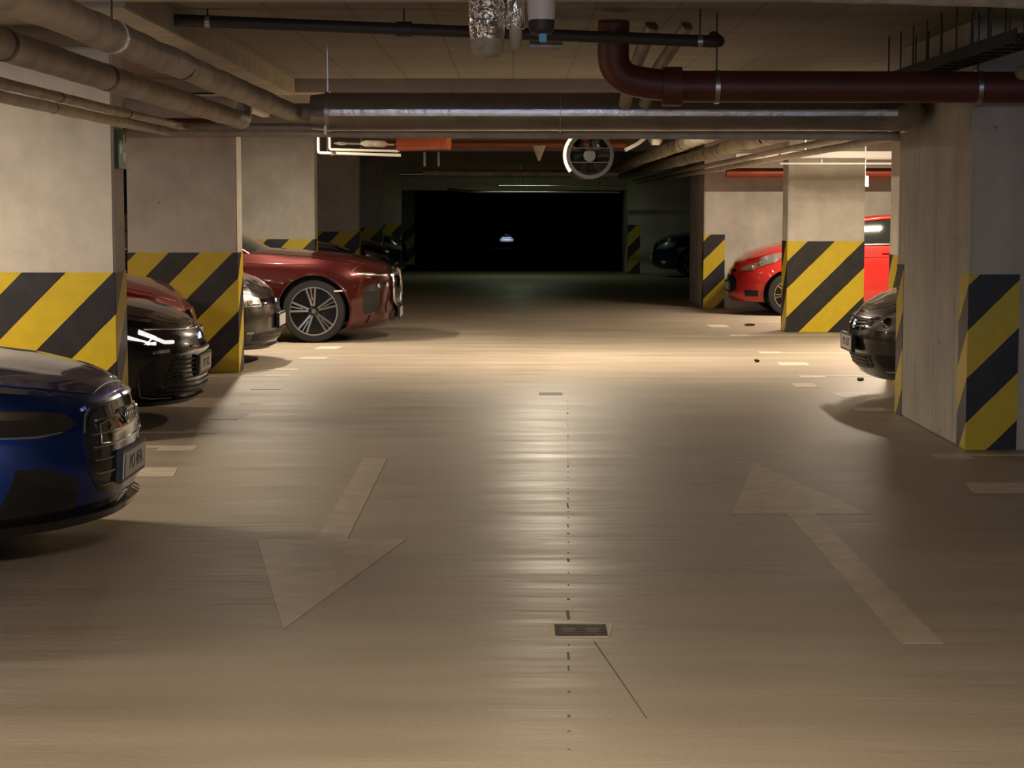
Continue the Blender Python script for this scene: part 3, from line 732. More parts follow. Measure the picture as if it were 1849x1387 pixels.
class Car:
    """local frame: nose centre at x=0 looking to +x, body runs to -L"""
    def __init__(s, L, W, D, n, ztop, wz, xin, zb, wheelx, wr, Dr=.55, nr=3.2, zbt=None, flare=.0):
        s.L, s.W, s.D, s.n, s.ztop, s.wz, s.xin, s.zb, s.wheelx, s.wr, s.Dr, s.nr = L, W, D, n, ztop, wz, xin, zb, wheelx, wr, Dr, nr
        s.zbt = zbt or [(0, zb)]; s.flare = flare
        s.Ls = L - D - Dr; s.aend = 2 + s.Ls
    def plan(s, a):
        if a <= 1:
            ph = a * PI / 2; c, q = max(0, math.cos(ph)), math.sin(ph)
            return -s.D + s.D * c ** (2 / s.n), s.W / 2 * q ** (2 / s.n)
        if a <= 1 + s.Ls: return -s.D - (a - 1), s.W / 2
        ph = min(1, a - 1 - s.Ls) * PI / 2; c, q = max(0, math.cos(ph)), math.sin(ph)
        return -(s.L - s.Dr) - s.Dr * q ** (2 / s.nr), s.W / 2 * c ** (2 / s.nr)
    def aY(s, y): return math.asin(min(1, max(0, abs(y) / (s.W / 2))) ** (s.n / 2)) / (PI / 2)
    def aX(s, d):
        if d <= s.D: return math.acos(max(0, (s.D - d) / s.D) ** (s.n / 2)) / (PI / 2)
        return 1 + d - s.D
    def top(s, a):
        bx, by = s.plan(a); return interp(s.ztop, -bx)
    def bot(s, a):
        bx, by = s.plan(a); return interp(s.zbt, -bx)
    def S(s, a, z, side=-1):
        a_ = abs(a)
        if a < 0: side = 1
        bx, by = s.plan(a_)
        fw = max(0, (bx + s.D) / s.D)
        zr = z
        x = bx - interp(s.xin, zr) * fw ** .7
        y = by * interp(s.wz, zr)
        if s.flare:
            for wx in s.wheelx:
                q = math.hypot(bx - wx, z - s.wr)
                if q < s.wr + .22 and by > .7 * s.W / 2: y += s.flare * max(0, 1 - abs(q - s.wr - .05) / .17)
        if bx < -(s.L - s.Dr):
            k = (-(s.L - s.Dr) - bx) / s.Dr; x += k * max(0, (z - .6)) * .25
        return Vector((x, side * y, z))
    def nrm(s, a, z, side=-1):
        if a < 0: side = 1
        a_ = abs(a); e = .01
        p = s.S(a_, z, side)
        da = s.S(min(a_ + e, s.aend), z, side) - s.S(max(a_ - e, 0), z, side)
        if a_ < e: da = s.S(a_ + e, z, 1) - s.S(a_ + e, z, -1); da = Vector((0, -1 if side < 0 else 1, 0))
        dzv = s.S(a_, z + e, side) - s.S(a_, z - e, side)
        nn = da.cross(dzv)
        if nn.length < 1e-9: return Vector((1, 0, 0))
        nn.normalize()
        if nn.x * 0.6 * (1 if p.x > -s.L / 2 else -1) + nn.y * side < 0: nn = -nn
        return nn
    def patch(s, name, st, mat, root, off=.006, side=-1, sub=6, zs=4, th=None, smooth=35):
        """st: list of (a, zlo, zhi). a>0 on `side`, negative on the other side"""
        A = []
        for i in range(len(st) - 1):
            for k in range(sub):
                q = k / sub; A.append(tuple(st[i][j] * (1 - q) + st[i + 1][j] * q for j in range(3)))
        A.append(st[-1])
        th = th if th is not None else off + .012
        vo, vi = [], []
        for a, z0, z1 in A:
            for k in range(zs + 1):
                z = z0 + (z1 - z0) * k / zs
                p = s.S(a, z, side); nn = s.nrm(a, z, side)
                vo.append(p + nn * off); vi.append(p + nn * (off - th))
        n = len(A); m_ = zs + 1; fs = []
        idx = lambda i, k: i * m_ + k
        N_ = n * m_
        for i in range(n - 1):
            for k in range(zs):
                fs.append((idx(i, k), idx(i + 1, k), idx(i + 1, k + 1), idx(i, k + 1)))
        for i in range(n - 1):
            fs.append((idx(i, 0), N_ + idx(i, 0), N_ + idx(i + 1, 0), idx(i + 1, 0)))
            fs.append((idx(i, zs), idx(i + 1, zs), N_ + idx(i + 1, zs), N_ + idx(i, zs)))
        for k in range(zs):
            fs.append((idx(0, k), idx(0, k + 1), N_ + idx(0, k + 1), N_ + idx(0, k)))
            fs.append((idx(n - 1, k), N_ + idx(n - 1, k), N_ + idx(n - 1, k + 1), idx(n - 1, k + 1)))
        mb = MB().add(vo + vi, fs)
        return mb.build(name, mat, root, smooth=smooth)
    def both(s, name, st, mat, root, **k):
        r = []
        for sd in (-1, 1): r.append(s.patch(name, st, mat, root, side=sd, **k))
        return r
    def center(s, name, ylist, mat, root, **k):
        """ylist: (y, zlo, zhi) for y from centre outward, mirrored"""
        rows = [(s.aY(y), a, b_) for y, a, b_ in ylist]
        st = [(-a, z0, z1) for a, z0, z1 in reversed(rows) if a > 0] + [(a, z0, z1) for a, z0, z1 in rows]
        return s.patch(name, st, mat, root, **k)
    def rod(s, name, st, r, mat, root, off=.01, side=-1, n=8):
        P = [s.S(a, z, side) + s.nrm(a, z, side) * off for a, z in st]
        return MB().tube(P, r, n).build(name, mat, root, smooth=50)
    def body(s, root, mat, hoodlen, crown=.06, hoodv=.86, levels=18, hoodedge=.10):
        A = [k / 30 for k in range(0, 31)]
        x = 1.0
        while x < 1 + s.Ls - .03: x += .05; A.append(min(x, 1 + s.Ls))
        A += [1 + s.Ls + k / 14 for k in range(1, 15)]
        bm = bmesh.new(); V = {}
        for sd in (-1, 1):
            for i, a in enumerate(A):
                if sd == 1 and i in (0, len(A) - 1):
                    for k in range(levels + 1): V[(1, i, k)] = V[(-1, i, k)]
                    continue
                zt, zb = s.top(a), s.bot(a)
                for k in range(levels + 1):
                    V[(sd, i, k)] = bm.verts.new(s.S(a, zb + (zt - zb) * k / levels, sd))
        side_faces = []
        for sd in (-1, 1):
            for i in range(len(A) - 1):
                for k in range(levels):
                    q = [V[(sd, i, k)], V[(sd, i + 1, k)], V[(sd, i + 1, k + 1)], V[(sd, i, k + 1)]]
                    side_faces.append(bm.faces.new(q if sd < 0 else q[::-1]))
        # wheel arches
        R = s.wr + .055
        kill = []
        for f in side_faces:
            for wx in s.wheelx:
                if all(math.hypot(v.co.x - wx, v.co.z - s.wr) < R for v in f.verts) and all(abs(v.co.y) > .3 * s.W for v in f.verts): kill.append(f); break
        bmesh.ops.delete(bm, geom=kill, context='FACES')
        for v in list(bm.verts):
            if not v.is_valid: continue
            for wx in s.wheelx:
                d = math.hypot(v.co.x - wx, v.co.z - s.wr)
                if d < R * 1.03 and d > .05 and abs(v.co.y) > .3 * s.W and v.is_boundary:
                    if v.co.z <= s.bot(1.5) + .001 and d > R * .97: continue
                    v.co.x = wx + (v.co.x - wx) * R / d; v.co.z = s.wr + (v.co.z - s.wr) * R / d
        # deck rows
        m_ = 14; rows = {}
        for i in range(1, len(A) - 1):
            a = V[(-1, i, levels)]; b_ = V[(1, i, levels)]
            ye = abs(a.co.y); row = [a]
            cr = s.crownf(-a.co.x) if hasattr(s, 'crownf') else crown * min(1, ye / (s.W / 2 * .8))
            for j in range(1, m_):
                v = -1 + 2 * j / m_
                row.append(bm.verts.new((a.co.x, v * ye, a.co.z + cr * (1 - abs(v) ** 2.2))))
            row.append(b_); rows[i] = row
        front = V[(-1, 0, levels)]; back = V[(-1, len(A) - 1, levels)]
        for j in range(m_):
            bm.faces.new((front, rows[1][j], rows[1][j + 1]))
            bm.faces.new((back, rows[len(A) - 2][j + 1], rows[len(A) - 2][j]))
        for i in range(1, len(A) - 2):
            for j in range(m_): bm.faces.new((rows[i][j], rows[i + 1][j], rows[i + 1][j + 1], rows[i][j + 1]))
        # bottom pan
        bot = [V[(-1, i, 0)] for i in range(len(A))] + [V[(1, i, 0)] for i in range(len(A) - 2, 0, -1)]
        bot = [v for v in bot if v.is_valid and v.link_faces]
        loose = [v for v in bm.verts if not v.link_faces]; bmesh.ops.delete(bm, geom=loose, context='VERTS')
        me = bpy.data.meshes.new('body_shell'); bm.to_mesh(me)
        hd = []
        for i in sorted(rows):
            a = rows[i][0].co
            if hoodedge <= -a.x <= hoodlen: hd.append([v.co.copy() for v in rows[i]])
        bm.free()
        link('body_shell', me, mat, root, smooth=-32)
        # hood panel, 4 mm proud
        vs = []; nn = 12
        for hi, row in enumerate(hd):
            ye = abs(row[0].y)
            for j in range(nn + 1):
                v = (-1 + 2 * j / nn) * hoodv
                q = (v + 1) / 2 * m_; jj = min(m_ - 1, int(q)); fr_ = q - jj
                p = row[jj].lerp(row[jj + 1], fr_)
                dome = .012 * math.exp(-((abs(v) - .55) / .10) ** 2) * min(1, hi / 4)
                vs.append((p.x, p.y, p.z + .005 + dome))
        fs = []; Rn = len(hd); K = len(vs)
        lo = [(p[0], p[1], p[2] - .02) for p in vs]
        g = lambda i, j: i * (nn + 1) + j
        for i in range(Rn - 1):
            for j in range(nn): fs.append((g(i, j), g(i + 1, j), g(i + 1, j + 1), g(i, j + 1)))
            fs.append((g(i, 0), K + g(i, 0), K + g(i + 1, 0), g(i + 1, 0))); fs.append((g(i, nn), g(i + 1, nn), K + g(i + 1, nn), K + g(i, nn)))
        for j in range(nn):
            fs.append((g(0, j), g(0, j + 1), K + g(0, j + 1), K + g(0, j))); fs.append((g(Rn - 1, j), K + g(Rn - 1, j), K + g(Rn - 1, j + 1), g(Rn - 1, j + 1)))
        MB().add(vs + lo, fs).build('hood', mat, root, smooth=32)
        # underbody + wheel housings
        mb = MB()
        x0 = max(s.wheelx) + R + .02; x1 = min(s.wheelx) - R - .02
        hw = s.W / 2
        mb.box(-s.L + .45, -.42, -hw * .52, hw * .52, s.zb + .02, s.zb + .30)
        for xa, xb in ((min(s.wheelx) + R + .02, max(s.wheelx) - R - .02),):
            if xb - xa > .05: mb.box(xa, xb, -hw * .80, hw * .80, s.zb + .01, s.zb + .22)
        mb.build('underbody', M['black'], root)
        for wx in s.wheelx:
            for sd in (-1, 1):
                mb = MB(); n = 22; vs = []
                for k in range(n + 1):
                    th = -.35 + (PI + .7) * k / n
                    for yy in (hw * .955, hw * .52): vs.append((wx + math.cos(th) * (R + .002), sd * yy, s.wr + math.sin(th) * (R + .002)))
                fs = [(2 * k, 2 * k + 1, 2 * k + 3, 2 * k + 2) for k in range(n)]
                fs.append(tuple(2 * k + 1 for k in range(n + 1)))
                mb.add(vs, fs).build('wheel_housing', M['black'], root)
    def wheel(s, root, wx, sd, spokes=5, style='plain', rr=None, width=.22):
        R = s.wr; rr = rr or R * .70
        w_ = empty_part('wheel', root, (wx, sd * (s.W / 2 - width / 2 - .012), R))
        y1 = sd * width / 2
        prof = [(rr, -.95), (rr * 1.03, -1.0), (R * .95, -.98), (R * .985, -.8), (R, -.5), (R, .5), (R * .985, .8), (R * .95, .98), (rr * 1.04, 1.0), (rr, .92)]
        vs, fs = [], []; n = 48
        for k in range(n):
            a = 2 * PI * k / n
            for r_, q in prof: vs.append((math.cos(a) * r_, q * width / 2, math.sin(a) * r_))
        m_ = len(prof)
        for k in range(n):
            k2 = (k + 1) % n
            for j in range(m_): fs.append((k * m_ + j, k * m_ + (j + 1) % m_, k2 * m_ + (j + 1) % m_, k2 * m_ + j))
        MB().add(vs, fs).build('tyre', M['tyre'], w_, smooth=35)
        mb = MB(); ringtube(mb, rr * 1.005, rr * .95, y1 * .75, y1 * .99, 48); mb.build('rim', M['rim'] if style != 'dark' else M['rimdark'], w_, smooth=35)
        mb = MB(); mb.tube([(0, y1 * .2, 0), (0, y1 * .35, 0)], rr * .97, 40); mb.build('brake_disc', M['rimdark'], w_)
        sp = MB()
        for k in range(spokes):
            a0 = 2 * PI * k / spokes + PI / 2 + .12
            pairs = [(-.20, .085), (.20, .085), (0, .045)] if style == 'twin' else [(-.12, .07), (.12, .07)]
            for da, wd in pairs:
                ri, ro = rr * .20, rr * .96
                if style == 'twin' and da == 0: ri = rr * .45
                p0 = Vector((math.cos(a0 + da * .9) * ri, math.sin(a0 + da * .9) * ri)) if style == 'twin' else Vector((math.cos(a0) * ri, math.sin(a0) * ri))
                p1 = Vector((math.cos(a0 + da) * ro, math.sin(a0 + da) * ro))
                d = (p1 - p0).normalized(); nn = Vector((-d.y, d.x)) * (wd * rr / 2)
                vs = []
                for p, ya in ((p0, .80), (p1, .93)):
                    for sg_ in (-1, 1):
                        q = p + nn * sg_
                        vs.append((q.x, y1 * ya, q.y)); vs.append((q.x, y1 * (ya - .3), q.y))
                sp.add(vs, [(0, 2, 6, 4), (1, 5, 7, 3), (0, 4, 5, 1), (2, 3, 7, 6), (0, 1, 3, 2), (4, 6, 7, 5)])
        sp.build('spokes', M['rim'], w_)
        MB().tube([(0, y1 * .3, 0), (0, y1 * .80, 0), (0, y1 * .84, 0)], [rr * .24, rr * .22, rr * .19], 24).build('hub', M['rimdark'], w_, smooth=40)
        MB().tube([(0, y1 * .80, 0), (0, y1 * .87, 0)], rr * .09, 16).build('hub_cap', M['rim'], w_, smooth=40)
    def cabin(s, root, mat, roof, cowl, zbelt, wtop=.70, sides=True):
        """roof: list of (d, z) from windscreen base to rear glass base"""
        hw = s.W / 2
        d0, d1 = roof[0][0], roof[-1][0]
        ridx = [i for i, q in enumerate(roof) if q[1] > roof[0][1] + .3]
        dA, dB = roof[ridx[0]][0], roof[ridx[-1]][0]
        def sec(d, inset=0.0):
            z = interp(roof, d); belt = interp(zbelt, d) - .02
            hfrac = max(0, min(1, (z - belt) / .5))
            wb = hw * (.93 - .10 * max(0, (1 - min(1, (d - d0) / .5))) * .4)
            wt = hw * wtop + (wb - hw * wtop) * (1 - hfrac)
            return z, belt, wb, wt
        def loft(ds, vs_list, up=.0):
            vs, fs = [], []; m_ = len(vs_list)
            for d in ds:
                z, belt, wb, wt = sec(d)
                for v in vs_list:
                    y = v * wt; zz = z - .05 * abs(v) ** 3 - .0
                    bow = .16 * (1 - v * v)
                    xoff = bow * (1 if d < (dA + dB) / 2 else -1) * (1 if (d < dA + .05 or d > dB - .05) else .0)
                    vs.append((-d + (bow * max(0, 1 - (d - d0) / (dA - d0 + .4))) , y, max(zz, belt) + up))
            for i in range(len(ds) - 1):
                for j in range(m_ - 1): fs.append((i * m_ + j, (i + 1) * m_ + j, (i + 1) * m_ + j + 1, i * m_ + j + 1))
            return vs, fs
        V11 = [-1 + .2 * k for k in range(11)]
        def frange(a, b_, n): return [a + (b_ - a) * k / n for k in range(n + 1)]
        def solid(ds, name, mt, vl=V11, up=0.0):
            vs, fs = loft(ds, vl, up); k = len(vs); m_ = len(vl); n = len(ds)
            vs2 = [(x, y * .985, z - .025) for x, y, z in vs]
            F2 = [tuple(q + k for q in reversed(f)) for f in fs]
            E = []
            for i in range(n - 1):
                E.append((i * m_, k + i * m_, k + (i + 1) * m_, (i + 1) * m_)); a = i * m_ + m_ - 1
                E.append((a, a + m_, k + a + m_, k + a))
            for j in range(m_ - 1):
                E.append((j, j + 1, k + j + 1, k + j)); a = (n - 1) * m_ + j
                E.append((a, k + a, k + a + 1, a + 1))
            return MB().add(vs + vs2, fs + F2 + E).build(name, mt, root, smooth=35)
        solid(frange(d0, dA, 8), 'windscreen', M['glass'])
        solid(frange(dA, dB, 12), 'roof', mat)
        solid(frange(dB, d1, 6), 'rear_window', M['glass'])
        for sd in (-1, 1):
            vs, fs = [], []; ds = frange(d0 + .12, d1 - .12, 24)
            for d in ds:
                z, belt, wb, wt = sec(d); bx = .16 * 0
                vs.append((-d + bx, sd * wb, belt)); vs.append((-d + bx, sd * (wt + (wb - wt) * .5), (belt + z - .05) / 2 + .005)); vs.append((-d + bx, sd * wt, max(belt + .005, z - .05)))
            for i in range(len(ds) - 1):
                for j in range(2): fs.append((i * 3 + j, i * 3 + j + 1, i * 3 + 3 + j + 1, i * 3 + 3 + j))
            MB().add(vs, fs).build('side_window', M['glass'], root, smooth=35)
            # pillars: A along windscreen edge, B in the middle, roof rail
            rail = []
            for d in frange(d0 + .05, d1 - .05, 30):
                z, belt, wb, wt = sec(d); bow0 = .16 * 0
                rail.append((-d, sd * (wt + .004), max(z - .05, belt)))
            MB().tube(rail, .028, 8).build('roof_rail', mat, root, smooth=50)
            dm = (dA + dB) / 2 + .1
            z, belt, wb, wt = sec(dm)
            MB().tube([(-dm, sd * (wb + .004), belt), (-dm, sd * (wt + .006), z - .06)], .03, 6).build('door_pillar', M['black'], root)
            P = [(-d, sd * (sec(d)[2] + .006), sec(d)[1] + .012) for d in frange(d0 + .25, d1 - .3, 14)]
            MB().tube(P, .010, 6).build('window_trim', M['chrome'], root, smooth=50)
    def cups(s, root, pts, r=.035, mat=None):
        for sd in (-1, 1):
            for a, z in pts:
                p = s.S(a, z, sd) + s.nrm(a, z, sd) * (.006 if r < .03 else 0); nn = s.nrm(a, z, sd)
                MB().tube([p + nn * .004, p + nn * .012, p + nn * .016, p + nn * .013], [r, r, r * .8, r * .35], 16).build('lamp_reflector', mat or M['chrome'], root, smooth=30)
    def mirror(s, root, d, z, mat, out=.13):
        hw = s.W / 2
        for sd in (-1, 1):
            mb = MB()
            c = Vector((-d, sd * (hw * .93 + out), z + .07))
            vs, fs = [], []; n = 14; k = 8
            for i in range(k + 1):
                ph = PI * i / k
                for j in range(n):
                    th = 2 * PI * j / n
                    vs.append((c.x + .075 * math.sin(ph) * math.cos(th) * (1.0 if math.cos(th) > 0 else .35), c.y + .12 * math.cos(ph), c.z + .072 * math.sin(ph) * math.sin(th)))
            for i in range(k):
                for j in range(n): fs.append((i * n + j, i * n + (j + 1) % n, (i + 1) * n + (j + 1) % n, (i + 1) * n + j))
            mb.add(vs, fs).tube([(-d, sd * hw * .90, z + .01), (-d, sd * (hw * .93 + .06), z + .05)], .02, 8)
            mb.build('wing_mirror', mat, root, smooth=50)
    def plate(s, root, z, body, off=.03, tilt=0.0, w_=.52, h=.114, frame=True):
        x = s.S(0, z).x + off
        p = empty_part('number_plate', root, (x, 0, z), (0, tilt, 0))
        if frame: MB().box(-.03, .0, -w_ / 2 - .02, w_ / 2 + .02, -h / 2 - .02, h / 2 + .018).build('plate_frame', M['black'], p, bevel=.004)
        MB().box(-.004, .004, -w_ / 2, w_ / 2, -h / 2, h / 2).build('plate_sheet', M['plate'], p, bevel=.001)
        if body:
            MB().box(.0035, .0046, -w_ / 2 + .002, -w_ / 2 + .04, -h / 2 + .003, h / 2 - .003).build('plate_band', M['euro'], p)
            text_mesh('plate_text', body, .092, M['ink'], p, (.0045, .02, -.001), (PI / 2, 0, PI / 2), .001)
        return p
    def box_below(s): pass

def empty_part(name, parent, loc, rot=(0, 0, 0)):
    """small mesh anchor for a part that has sub-parts of its own"""
    me = bpy.data.meshes.new(name); o = bpy.data.objects.new(name, me); COL.objects.link(o)
    o.parent = parent; o.location = loc; o.rotation_euler = rot
    return o

def car_root(x, y, rz, label, group='parked cars'):
    return empty('parked_car', (x, y, 0), rz, label, 'car', group)

# paints
P_BLUE = paint('deep_blue_car_paint', (0.003, 0.045, 0.30), .92, .38)
P_BLACK = paint('black_car_paint', (0.006, 0.006, 0.007), .3, .25)
P_RED = paint('bright_red_car_paint', (0.50, 0.018, 0.014), .1, .35)
P_CRIM = paint('crimson_car_paint', (0.34, 0.012, 0.012), .3, .35)
P_WINE = paint('wine_red_car_paint', (0.070, 0.0055, 0.005), .6, .30)
P_GREY = paint('dark_grey_car_paint', (0.065, 0.058, 0.052), .7, .30)
P_GREY2 = paint('graphite_car_paint', (0.060, 0.055, 0.050), .6, .30)
P_NAVY = paint('navy_car_paint', (0.006, 0.022, 0.065), .4, .30)

# ---- 1 blue saloon, near left
c = Car(4.9, 1.87, .95, 2.55,
        ztop=[(0, .725), (.06, .75), (.2, .785), (.5, .83), (1.0, .88), (1.5, .925), (2.0, .955), (4.3, .98), (4.9, .95)],
        wz=[(.15, .93), (.28, .97), (.5, .995), (.62, 1.0), (.74, .985), (.86, .95), (.95, .90), (1.0, .87)],
        xin=[(.15, .16), (.22, .06), (.30, .02), (.42, .0), (.60, .015), (.70, .045), (.76, .085), (.80, .13)],
        zb=.19, wheelx=(-.93, -3.84), wr=.345)
root = car_root(-1.785, 9.03, 0, 'glossy blue saloon with black grille cut off by the left edge')
c.body(root, P_BLUE, 1.62, crown=.068)
c.cabin(root, P_BLUE, [(1.45, .99), (1.75, 1.16), (2.15, 1.37), (2.6, 1.43), (3.2, 1.42), (3.8, 1.30), (4.45, 1.02)], 1.5, [(1.4, .97), (4.5, 1.0)])
for wx in c.wheelx:
    for sd in (-1, 1): c.wheel(root, wx, sd, 5, 'plain')
Y = c.aY; X = c.aX
c.center('grille', [(0, .30, .705), (.30, .30, .70), (.44, .33, .675), (.52, .42, .61)], M['gloss'], root, off=.004, zs=8)
c.center('lower_intake', [(0, .235, .275), (.5, .235, .275), (.7, .24, .28)], M['gloss'], root, off=.003)
for k in range(6):
    z = .35 + k * .058; hw_ = .46 if .4 < z < .62 else .42
    c.center('grille_bar', [(0, z, z + .008), (hw_, z, z + .008)], M['grip'], root, off=.012, th=.014)
c.both('grille_trim', [(Y(.48), .697, .710), (Y(.3), .706, .718), (Y(.03), .71, .722)][::-1], M['grip'], root, off=.014)
for sd in (-1, 1):
    c.rod('grille_trim', [(Y(.46), .70), (Y(.50), .67), (Y(.535), .60)], .007, M['chrome'], root, side=sd)
    c.rod('grille_trim', [(Y(.30), .64), (Y(.41), .625), (Y(.42), .54), (Y(.33), .535)], .006, M['grip'], root, side=sd, off=.014)
c.both('headlamp', [(Y(.56), .64, .665), (Y(.64), .615, .70), (X(.24), .605, .715), (X(.42), .61, .735), (X(.66), .645, .755)], M['lensdark'], root, off=.007)
c.both('headlamp_strip', [(Y(.60), .672, .69), (X(.24), .678, .708), (X(.42), .69, .728), (X(.64), .71, .745)], M['grip'], root, off=.011)
c.both('headlamp_strip', [(Y(.64), .613, .620), (X(.25), .603, .611), (X(.42), .608, .616)], M['chrome'], root, off=.012)
c.both('bumper_vent', [(X(.12), .235, .40), (X(.24), .23, .47), (X(.34), .225, .47), (X(.40), .22, .30)], M['gloss'], root, off=.004)
c.center('front_lip', [(0, .225, .262), (.5, .222, .26), (.72, .215, .25), (.84, .21, .24)], M['gloss'], root, off=.045, th=.09)
c.both('sill_trim', [(X(1.5), .205, .235), (X(3.3), .205, .235)], M['gloss'], root, off=.012)
# four-ring badge on the grille
bd = empty_part('badge', root, (c.S(0, .635).x + .022, 0, .635))
for k in range(4):
    mb = MB(); cy = (k - 1.5) * .052
    mb.tube([(0, cy + math.cos(t_) * .036, math.sin(t_) * .036) for t_ in [2 * PI * i / 24 for i in range(25)]], .006, 8, caps=False); mb.build('badge_ring', M['chrome'], bd, smooth=50)
c.plate(root, .415, 'PO 4FA', off=.012, tilt=.06)
c.mirror(root, 1.75, .98, M['gloss'])
c.both('door_handle', [(X(2.55), .80, .825), (X(2.75), .80, .825)], P_BLUE, root, off=.03)

# ---- 2 black saloon
c = Car(4.63, 1.78, .92, 2.5,
        ztop=[(0, .69), (.06, .72), (.2, .765), (.5, .82), (1.0, .87), (1.4, .91), (4.2, .96), (4.63, .93)],
        wz=[(.15, .93), (.3, .98), (.5, 1.0), (.65, .995), (.76, .97), (.86, .93), (.97, .88)],
        xin=[(.15, .15), (.2, .05), (.28, .0), (.42, .01), (.55, .0), (.64, .03), (.70, .075), (.75, .12)],
        zb=.175, wheelx=(-.93, -3.63), wr=.325)
root = car_root(-2.33, 14.62, 0, 'black saloon with bright angular headlamps beside the far left pillar')
c.body(root, P_BLACK, 1.45, crown=.075)
c.cabin(root, P_BLACK, [(1.25, .97), (1.6, 1.18), (2.0, 1.38), (2.5, 1.43), (3.1, 1.41), (3.7, 1.25), (4.2, 1.0)], 1.3, [(1.2, .95), (4.3, .98)])
for wx in c.wheelx:
    for sd in (-1, 1): c.wheel(root, wx, sd, 5)
Y = c.aY; X = c.aX
c.center('grille', [(0, .215, .52), (.36, .215, .52), (.52, .22, .50), (.60, .225, .40), (.66, .22, .26)], M['gloss'], root, off=.004, zs=8)
for k in range(8):
    z = .235 + k * .034; hw_ = .655 - k * .013
    c.center('grille_slat', [(0, z, z + .011), (hw_ * .6, z, z + .011), (hw_, z, z + .011)], M['dark'], root, off=.014, th=.016)
c.center('grille_trim', [(0, .525, .543), (.3, .525, .543), (.52, .51, .53)], M['grip'], root, off=.016)
c.center('upper_slot', [(0, .555, .575), (.35, .56, .58)], M['gloss'], root, off=.005)
c.both('headlamp', [(Y(.46), .62, .655), (Y(.62), .60, .70), (X(.22), .60, .72), (X(.40), .63, .735), (X(.58), .69, .745)], M['lensdark'], root, off=.006)
for sd in (-1, 1):
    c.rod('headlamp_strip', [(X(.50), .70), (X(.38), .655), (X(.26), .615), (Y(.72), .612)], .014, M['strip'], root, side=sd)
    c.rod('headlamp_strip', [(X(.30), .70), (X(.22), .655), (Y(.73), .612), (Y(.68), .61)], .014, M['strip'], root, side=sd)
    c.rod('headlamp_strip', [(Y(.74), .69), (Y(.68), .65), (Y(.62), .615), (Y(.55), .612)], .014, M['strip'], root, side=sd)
    c.rod('hood_trim', [(X(.26), .712), (Y(.66), .71), (Y(.5), .70), (Y(.3), .69), (Y(.12), .688)], .009, M['chrome'], root, side=sd)
    c.rod('bumper_trim', [(X(.36), .34), (X(.33), .23), (Y(.70), .215), (Y(.56), .21)], .009, M['grip'], root, side=sd)
c.both('fog_lamp', [(Y(.60), .545, .565), (Y(.70), .535, .56)], M['chrome'], root, off=.01)
c.both('bumper_vent', [(Y(.72), .27, .45), (X(.24), .26, .50), (X(.34), .26, .42)], M['black'], root, off=.003)
c.center('badge', [(0, .605, .655), (.035, .61, .65)], M['chrome'], root, off=.018)
c.center('front_lip', [(0, .175, .205), (.5, .175, .205), (.78, .18, .20)], M['gloss'], root, off=.03, th=.06)
c.plate(root, .425, 'PO 1KL', off=.02, tilt=.04)
c.mirror(root, 1.5, .96, P_BLACK)

# ---- 3 crimson car behind the black one
c = Car(4.2, 1.76, .9, 2.6,
        ztop=[(0, .76), (.06, .80), (.2, .85), (.5, .92), (1.0, .98), (1.3, 1.0), (4.2, 1.02)],
        wz=[(.15, .94), (.4, 1.0), (.7, 1.0), (.85, .96), (1.0, .88)],
        xin=[(.15, .12), (.3, .0), (.55, .0), (.7, .04), (.80, .12)], zb=.19, wheelx=(-.85, -3.4), wr=.32)
root = car_root(-2.78, 16.95, 0, 'crimson car whose hood shows between the black saloon and the second left pillar')
c.body(root, P_CRIM, 1.3, crown=.07)
c.cabin(root, P_CRIM, [(1.15, 1.01), (1.5, 1.22), (1.9, 1.42), (2.5, 1.47), (3.2, 1.44), (3.8, 1.25), (4.05, 1.02)], 1.2, [(1.1, .99), (4.1, 1.01)])
for wx in c.wheelx:
    for sd in (-1, 1): c.wheel(root, wx, sd, 5)
Y = c.aY; X = c.aX
c.center('grille', [(0, .25, .42), (.55, .26, .40)], M['black'], root, off=.004)
c.center('upper_grille', [(0, .60, .70), (.45, .62, .70)], M['gloss'], root, off=.006)
c.both('headlamp', [(Y(.50), .62, .70), (Y(.72), .64, .76), (X(.42), .70, .82)], M['lens'], root, off=.008)
c.plate(root, .48, '', off=.03)
c.mirror(root, 1.35, .98, P_CRIM)

# ---- 4 small grey hatchback beside the second pillar
c = Car(4.05, 1.75, .85, 2.6,
        ztop=[(0, .70), (.06, .735), (.2, .80), (.5, .88), (1.0, .95), (1.3, .97), (4.05, 1.0)],
        wz=[(.15, .94), (.4, 1.0), (.65, 1.0), (.8, .97), (.95, .88)],
        xin=[(.15, .12), (.22, .03), (.3, .0), (.5, .0), (.62, .03), (.70, .07), (.76, .11)], zb=.17, wheelx=(-.82, -3.37), wr=.32)
root = car_root(-2.42, 20.15, 0, 'dark grey hatchback nose showing behind the second left pillar')
c.body(root, P_GREY, 1.2, crown=.06)
c.cabin(root, P_GREY, [(1.05, .98), (1.4, 1.2), (1.8, 1.41), (2.4, 1.46), (3.1, 1.44), (3.7, 1.25), (3.95, 1.0)], 1.1, [(1.0, .96), (4.0, .99)])
for wx in c.wheelx:
    for sd in (-1, 1): c.wheel(root, wx, sd, 5)
Y = c.aY; X = c.aX
c.center('grille', [(0, .585, .665), (.52, .59, .66)], M['gloss'], root, off=.006)
c.center('grille_trim', [(0, .583, .592), (.5, .585, .594)], M['chrome'], root, off=.014)
c.center('lower_grille', [(0, .235, .33), (.5, .235, .33), (.66, .24, .31)], M['black'], root, off=.005)
for z in (.262, .295): c.center('grille_bar', [(0, z, z + .008), (.6, z, z + .008)], M['dark'], root, off=.012)
c.both('headlamp', [(Y(.53), .585, .67), (Y(.72), .585, .72), (X(.25), .60, .75), (X(.45), .66, .78)], M['lens'], root, off=.008)
